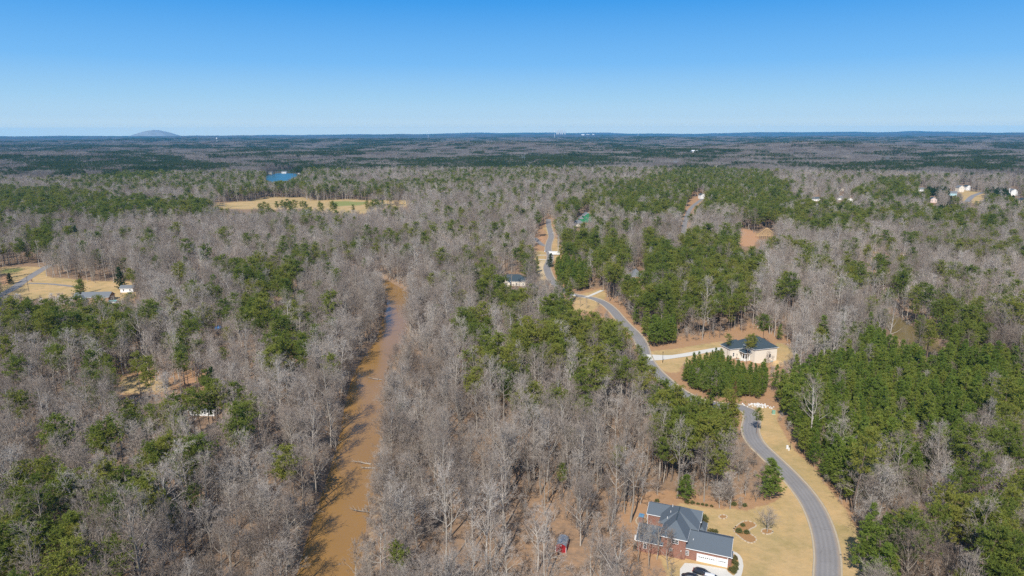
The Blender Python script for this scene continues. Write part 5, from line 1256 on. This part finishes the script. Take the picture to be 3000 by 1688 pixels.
def bed(px, label, lift=.03, close=True):
    P = smooth_path([ground_at(a, b) for a, b in px+px[:2]], .8)
    n = len(P); c = P.mean(0); z = th(c[0], c[1]); e = empty('flower_bed', (c[0], c[1], z)); tag(e, label, 'flower bed')
    mb = MB(); mb.poly([(p[0]-c[0], p[1]-c[1], lift+.02) for p in P[:-3]]); mb.build('mulch', M['mulch'], e)
    L = 0; last = P[0]
    for p in P[1:]:
        if np.linalg.norm(p-last) > .75:
            d = math.atan2(p[1]-last[1], p[0]-last[0]); m_ = MB(); k = .37; m_.box(-k, k, -.2, .2, -.05, .2); s = m_.build('edging_stone', M['stone_edge'], e, ((p[0]+last[0])/2-c[0], (p[1]+last[1])/2-c[1], lift), d)
            last = p
def oval(cx, cy_, rx, ry, n=14): return [(cx+rx*math.cos(2*math.pi*k/n), cy_+ry*math.sin(2*math.pi*k/n)) for k in range(n)]
bed(oval(2118,1515,13,6.5), 'small oval mulch bed edged with pale stones on the lawn')
bed([(2148,1553),(2157,1543),(2168,1534),(2180,1528),(2191,1527),(2206,1531),(2216,1538),(2214,1544),(2203,1549),(2194,1555),(2195,1561),(2201,1567),(2209,1572),(2216,1579),(2215,1587),(2206,1592),(2197,1592),(2179,1584),(2160,1569),(2150,1560)], 'large kidney-shaped bed edged with pale stones on the lawn')
bed(oval(2247,1558,18,8.5), 'round stone-edged bed under the bare ornamental tree')
bed(oval(1880,1527,17,13), 'round stone-edged bed beside the blue-capped chimney')
sheet('mulch_bed', [(2133,1622),(2145,1620),(2158,1633),(2162,1647),(2161,1665),(2156,1677),(2146,1682),(2134,1675),(2130,1668)], M['mulch'], .05)
# ------------------------------------------------------------------ street furniture
def pole(px, py, h_, r_, name, label, cat, lamp=False, arm=False):
    g = ground_at(px, py); H = empty(name, (g[0], g[1], g[2])); tag(H, label, cat)
    b = MB(); b.tube((0, 0, -.3), (0, 0, h_), r_, r_*.65, 8); b.build('post', M['pole'] if not lamp else M['blackmetal'], H)
    if lamp:
        b = MB(); b.tube((0, 0, h_), (0, 0, h_+.5), .12, .24, 8); b.tube((0, 0, h_+.5), (0, 0, h_+.75), .28, .04, 8); b.build('lamp_head', M['blackmetal'], H)
    if arm:
        b = MB(); b.box(-1.2, 1.2, -.08, .08, h_-.9, h_-.72); b.build('crossarm', M['pole'], H)
        for x in (-1.1, -.4, .4, 1.1):
            b = MB(); b.tube((x, 0, h_-.72), (x, 0, h_-.5), .06, .04, 6); b.build('insulator', M['glass'], H)
pole(84.5, 854, 11.5, .2, 'utility_pole', 'wooden utility pole in the tan field by the left road', 'utility pole', arm=True)
pole(1941, 1063, 5.2, .12, 'lamp_post', 'black lamp post beside the white concrete driveway', 'lamp post', lamp=True)
pole(2158, 1057, 3.0, .09, 'lamp_post', 'short dark lamp post on the walkway of the cream house', 'lamp post', lamp=True)
pole(2315, 1318, 2.6, .09, 'lamp_post', 'short dark lamp post beside the white utility pedestals', 'lamp post', lamp=True)
pole(552, 1133, 8, .14, 'yard_light', 'tall thin yard light pole in the orange clearing', 'light pole', lamp=True)
pole(646, 982, 8, .12, 'flag_pole', 'thin bare pole in front of the blue tarp', 'pole')
def boxthing(name, px, py, w_, d_, h_, mat, label, cat, yaw=0, lid=None):
    g = ground_at(px, py); H = empty(name, (g[0], g[1], g[2]+.02), rad(yaw)); tag(H, label, cat)
    b = MB(); b.box(-w_/2, w_/2, -d_/2, d_/2, .08, h_); o = b.build('cabinet', M[mat], H, bevel=.04)
    b = MB(); b.box(-w_/2-.06, w_/2+.06, -d_/2-.06, d_/2+.06, -.05, .08); b.build('plinth', M['concrete'], H)
    b = MB(); b.box(-w_/2-.03, w_/2+.03, -d_/2-.03, d_/2+.03, h_, h_+.07); b.build('lid', M[lid or mat], H)
boxthing('transformer', 2266, 1213, 1.2, 1.2, 1.4, 'transformer', 'pale green transformer cabinet on the verge', 'transformer', -10)
boxthing('utility_pedestal', 2306, 1315, .7, .5, 1.2, 'white', 'taller white utility pedestal beside the short lamp post', 'utility box', 10)
boxthing('utility_pedestal', 2311, 1320, .4, .4, .9, 'white', 'small white utility pedestal in front of the taller one', 'utility box', 25)
boxthing('air_conditioner', 1864, 1580, 1.0, 1.0, 1.0, 'white', 'white air conditioner box left of the brick house', 'air conditioner', -20)
boxthing('yellow_marker', 1938, 1064, .3, .3, .8, 'lumber', 'yellow marker box at the foot of the driveway lamp post', 'marker', 0)
boxthing('stored_crate', 580, 955, 2.6, 1.4, 1.6, 'cream', 'pale stored crate left of the blue tarp in the wood', 'crate', 20)
boxthing('stored_box', 436, 981, .9, .9, 1.3, 'white', 'tiny white box standing in the left wood', 'box', 0)
def mailbox():
    g = ground_at(92, 825); H = empty('mailbox', (g[0], g[1], g[2])); tag(H, 'brick mailbox pier where the track meets the left road', 'mailbox')
    b = MB(); b.box(-.5, .5, -.5, .5, -.1, 1.6); b.box(-.6, .6, -.6, .6, 1.6, 1.75); b.build('pier', M['tanwall'], H); b = MB(); b.box(-.2, .2, -.58, -.5, 1.0, 1.35); b.build('letter_flap', M['blackmetal'], H)
mailbox()
def tarp():
    g = ground_at(641, 962); H = empty('tarp', (g[0], g[1], g[2]), rad(12)); tag(H, 'bright blue tarp over a heap in the left wood', 'tarp')
    V = []; F = []; n = 9
    for j in range(n):
        for i in range(n):
            u, v = i/(n-1)*2-1, j/(n-1)*2-1; V.append((u*2.6, v*1.9, max(.02, 1.7*(1-abs(u)**2.2)*(1-abs(v)**2)+R.normal()*.06)))
    for j in range(n-1):
        for i in range(n-1): a = j*n+i; F.append((a, a+1, a+n+1, a+n))
    link('cover', new_mesh('tarp_cover', V, F, [M['blue']]), H)
    b = MB(); b.box(-2.2, 2.2, -1.5, 1.5, 0, .5); b.build('pallet_base', M['pole'], H)
tarp()
def pool():
    g = ground_at(331, 887); H = empty('swimming_pool', (g[0], g[1], g[2]+.1), rad(3)); tag(H, 'small above-ground pool with turquoise cover behind the ranch house', 'pool')
    b = MB(); b.tube((0, 0, 0), (0, 0, 1.2), 2.7, 2.7, 20); b.build('pool_wall', M['white'], H); b = MB(); b.tube((0, 0, 1.21), (0, 0, 1.27), 2.75, 2.72, 20); b.build('cover', M['teal'], H)
pool()
def play():
    g = ground_at(1868, 1600); H = empty('timber_deck', (g[0], g[1], 0), rad(-21)); tag(H, 'weathered timber steps left of the brick house', 'steps')
    for k in range(7):
        b = MB(); b.box(-.9, .9, k*.42-2.6, k*.42+.34-2.6, .1+k*.2, .16+k*.2); b.build('tread', M['pole'], H)
    for s in (-1, 1): b = MB(); b.bar((s*.9, -2.6, .0), (s*.9, .3, 1.35), .08, .22); b.build('stringer', M['pole'], H)
play()
# white rock heap at the culvert: every larger rock its own part
def rocks():
    g = ground_at(2222, 1189); H = empty('rock_pile', (g[0], g[1], g[2])); tag(H, 'pale heap of broken rock at the culvert beside the road', 'rock pile')
    base = []
    for v in range(4):
        V = []; F = []
        import bmesh
        bm = bmesh.new(); bmesh.ops.create_icosphere(bm, subdivisions=1, radius=1)
        for q in bm.verts: q.co *= .75+.5*R.random()
        me = bpy.data.meshes.new('rock'); bm.to_mesh(me); bm.free(); me.materials.append(M['rock']); base.append(me)
    for k in range(70):
        u, v = R.normal()*2.6, R.normal()*1.3; s = .3+.35*R.random()
        o = bpy.data.objects.new('rock', base[k % 4]); COL.objects.link(o); o.parent = H; o.location = (u, v-.25*u, max(.1, .6-.12*abs(u)-.2*abs(v))); o.scale = (s, s*.8, s*.6); o.rotation_euler = (R.random()*3, R.random()*3, R.random()*6)
rocks()
# ------------------------------------------------------------------ fallen timber in the river
def snag(px, py, az, L, label, tilt=.06):
    P = unproj(px, py, -2.0); H = empty('fallen_branch', (P[0], P[1], -2.4), az); tag(H, label, 'branch')
    T = TB(); d = np.array([1., 0, tilt]); pts = [np.array([0, 0, .2])]; rr = [.24]
    for s in range(6): d = d+R.normal(size=3)*.10; d[2] = abs(d[2])*.6+.03; d /= np.linalg.norm(d); pts.append(pts[-1]+d*L/6); rr.append(.24*(1-.13*(s+1)))
    T.tube(pts, rr, 5); v, f = T.arrays(); link('limb', new_mesh('limb', v, f, [M['bark_pale']]), H)
    C = TB()
    for k in range(11):
        i = 1+k % 5; p = pts[i]; q = rot_off(d, rad(40+25*R.random()), R.random()*6.28); q[2] = abs(q[2])*.7+.1; l = L*(.12+.2*R.random()); C.tube([p, p+q*l*.5, p+q*l+np.array([0, 0, .2])], [.09, .06, .02], 3)
    v, f = C.arrays(); link('twigs', new_mesh('twigs', v, f, [M['bark_pale']]), H)
snag(1088, 1358, rad(178), 7.5, 'pale forked branch reaching from the right bank over the river', .12)
snag(1086, 1500, rad(172), 7.0, 'broken pale branch lower on the right river bank', .12)
snag(1098, 1370, rad(186), 5.0, 'dark half-sunken branch below the forked one')
snag(1118, 1112, rad(170), 7, 'white driftwood limb near the bend above the wide water')
# ------------------------------------------------------------------ far landmarks
def water_tower(px, ytop, D, label, w_=9):
    dirv = Fv+Rv*((px-1500)/FOC)+Uv*((844-ytop)/FOC); t = D/dirv[1]; P = CP+dirv*t; g = th(P[0], P[1]); hh = max(18, P[2]-g)
    H = empty('water_tower', (P[0], P[1], g)); tag(H, label, 'water tower')
    b = MB(); b.tube((0, 0, 0), (0, 0, hh*.75), w_*.22, w_*.16, 12); b.build('stem', M['white'], H)
    V = []; F = []; n = 14
    for j in range(8):
        a = math.pi*j/7; 
        for i in range(n): V.append((w_*math.sin(a)*math.cos(6.283*i/n), w_*math.sin(a)*math.sin(6.283*i/n), hh-w_*.7+w_*.7*math.cos(a)))
    for j in range(7):
        for i in range(n): q = j*n+i; r_ = j*n+(i+1) % n; F.append((q, q+n, r_+n, r_))
    link('tank', new_mesh('tank', V, F, [M['white']], smooth=True), H)
water_tower(635, 404, 7000, 'white water tower above the pine ridge on the left', 8)
water_tower(1254, 385, 11000, 'tiny white water tower on the horizon left of centre', 8)
water_tower(1625, 384, 9500, 'pale water tower on the horizon above the far street', 9)
water_tower(1870, 382, 12000, 'tiny white water tower on the horizon right of centre', 9)
def pylon(px, py, h_, label):
    g = ground_at(px, py); H = empty('power_pylon', (g[0], g[1], g[2]), rad(20)); tag(H, label, 'pylon'); t = .5
    for s in (-1, 1): b = MB(); b.bar((s*3.2, 0, 0), (s*4.0, 0, h_*.62), t, t); b.bar((s*4.0, 0, h_*.62), (s*6.5, 0, h_), t, t); b.build('leg', M['steel'], H)
    b = MB(); b.bar((-9, 0, h_*.66), (9, 0, h_*.66), t, t*1.2); b.bar((-4, 0, h_*.62), (0, 0, h_*.78), t, t); b.bar((4, 0, h_*.62), (0, 0, h_*.78), t, t); b.build('crossarm', M['steel'], H)
pylon(1533, 487, 42, 'steel power pylon in the pines at the top centre'); pylon(1977, 498, 34, 'steel power pylon at the edge of the bare woods, right of centre'); pylon(2598, 482, 30, 'slim steel power pylon above the right pine ridge')
def tower_block(px, ytop, D, w_, label):
    dirv = Fv+Rv*((px-1500)/FOC)+Uv*((844-ytop)/FOC); t = D/dirv[1]; P = CP+dirv*t; g = th(P[0], P[1]); H = empty('tower_block', (P[0], P[1], g)); tag(H, label, 'tower block', 'tower blocks of the far skyline'); hh = max(30, P[2]-g)
    b = MB(); b.box(-w_/2, w_/2, -w_/2, w_/2, 0, hh); b.build('shaft', M['concrete'], H); b = MB(); b.box(-w_/3, w_/3, -w_/3, w_/3, hh, hh*1.06+4); b.build('rooftop', M['concrete'], H)
for i, (a, b_, w_) in enumerate(((1632,384,40),(1637,382,30),(1643,380,34),(1648,383,40),(1655,384,34))): tower_block(a, b_, 20500, w_, ['leftmost','second','tallest middle','fourth','rightmost'][i]+' hazy tower of the far city skyline on the horizon')
for i, (a, b_, w_) in enumerate(((1708,397,60),(1722,396,90),(1738,397,50),(1944,390,40),(2036,459,24))):
    g = ground_at(a, b_); H = empty('warehouse', (g[0], g[1], g[2])); tag(H, ['left of the three pale warehouses under the horizon','widest of the three pale warehouses under the horizon','right of the three pale warehouses under the horizon','lone white warehouse at the horizon right of centre','low white shed in the far right woods'][i], 'warehouse')
    b = MB(); b.box(-w_/2, w_/2, 0, 30, 0, 22); b.build('wall', M['white'], H); roof(H, -w_/2, w_/2, 0, 30, 22, 25, M['white'], 'gable', 'x', .5)
#@@OBJECTS_END

# ------------------------------------------------------------------ haze: one closed box round camera and scene
def haze():
    mt = bpy.data.materials.new('hazy_air'); mt.use_nodes = True; n = mt.node_tree; n.nodes.clear()
    out = n.nodes.new('ShaderNodeOutputMaterial'); v = n.nodes.new('ShaderNodeVolumePrincipled')
    v.inputs['Color'].default_value = (*HAZE_COLOR, 1); v.inputs['Density'].default_value = HAZE_DENSITY; v.inputs['Anisotropy'].default_value = .0
    n.links.new(v.outputs[0], out.inputs['Volume'])
    mb = MB(); mb.box(-25000, 25000, -25000, 25000, -130, 236); o = mb.build('haze', mt); tag(o, kind='stuff')
haze()
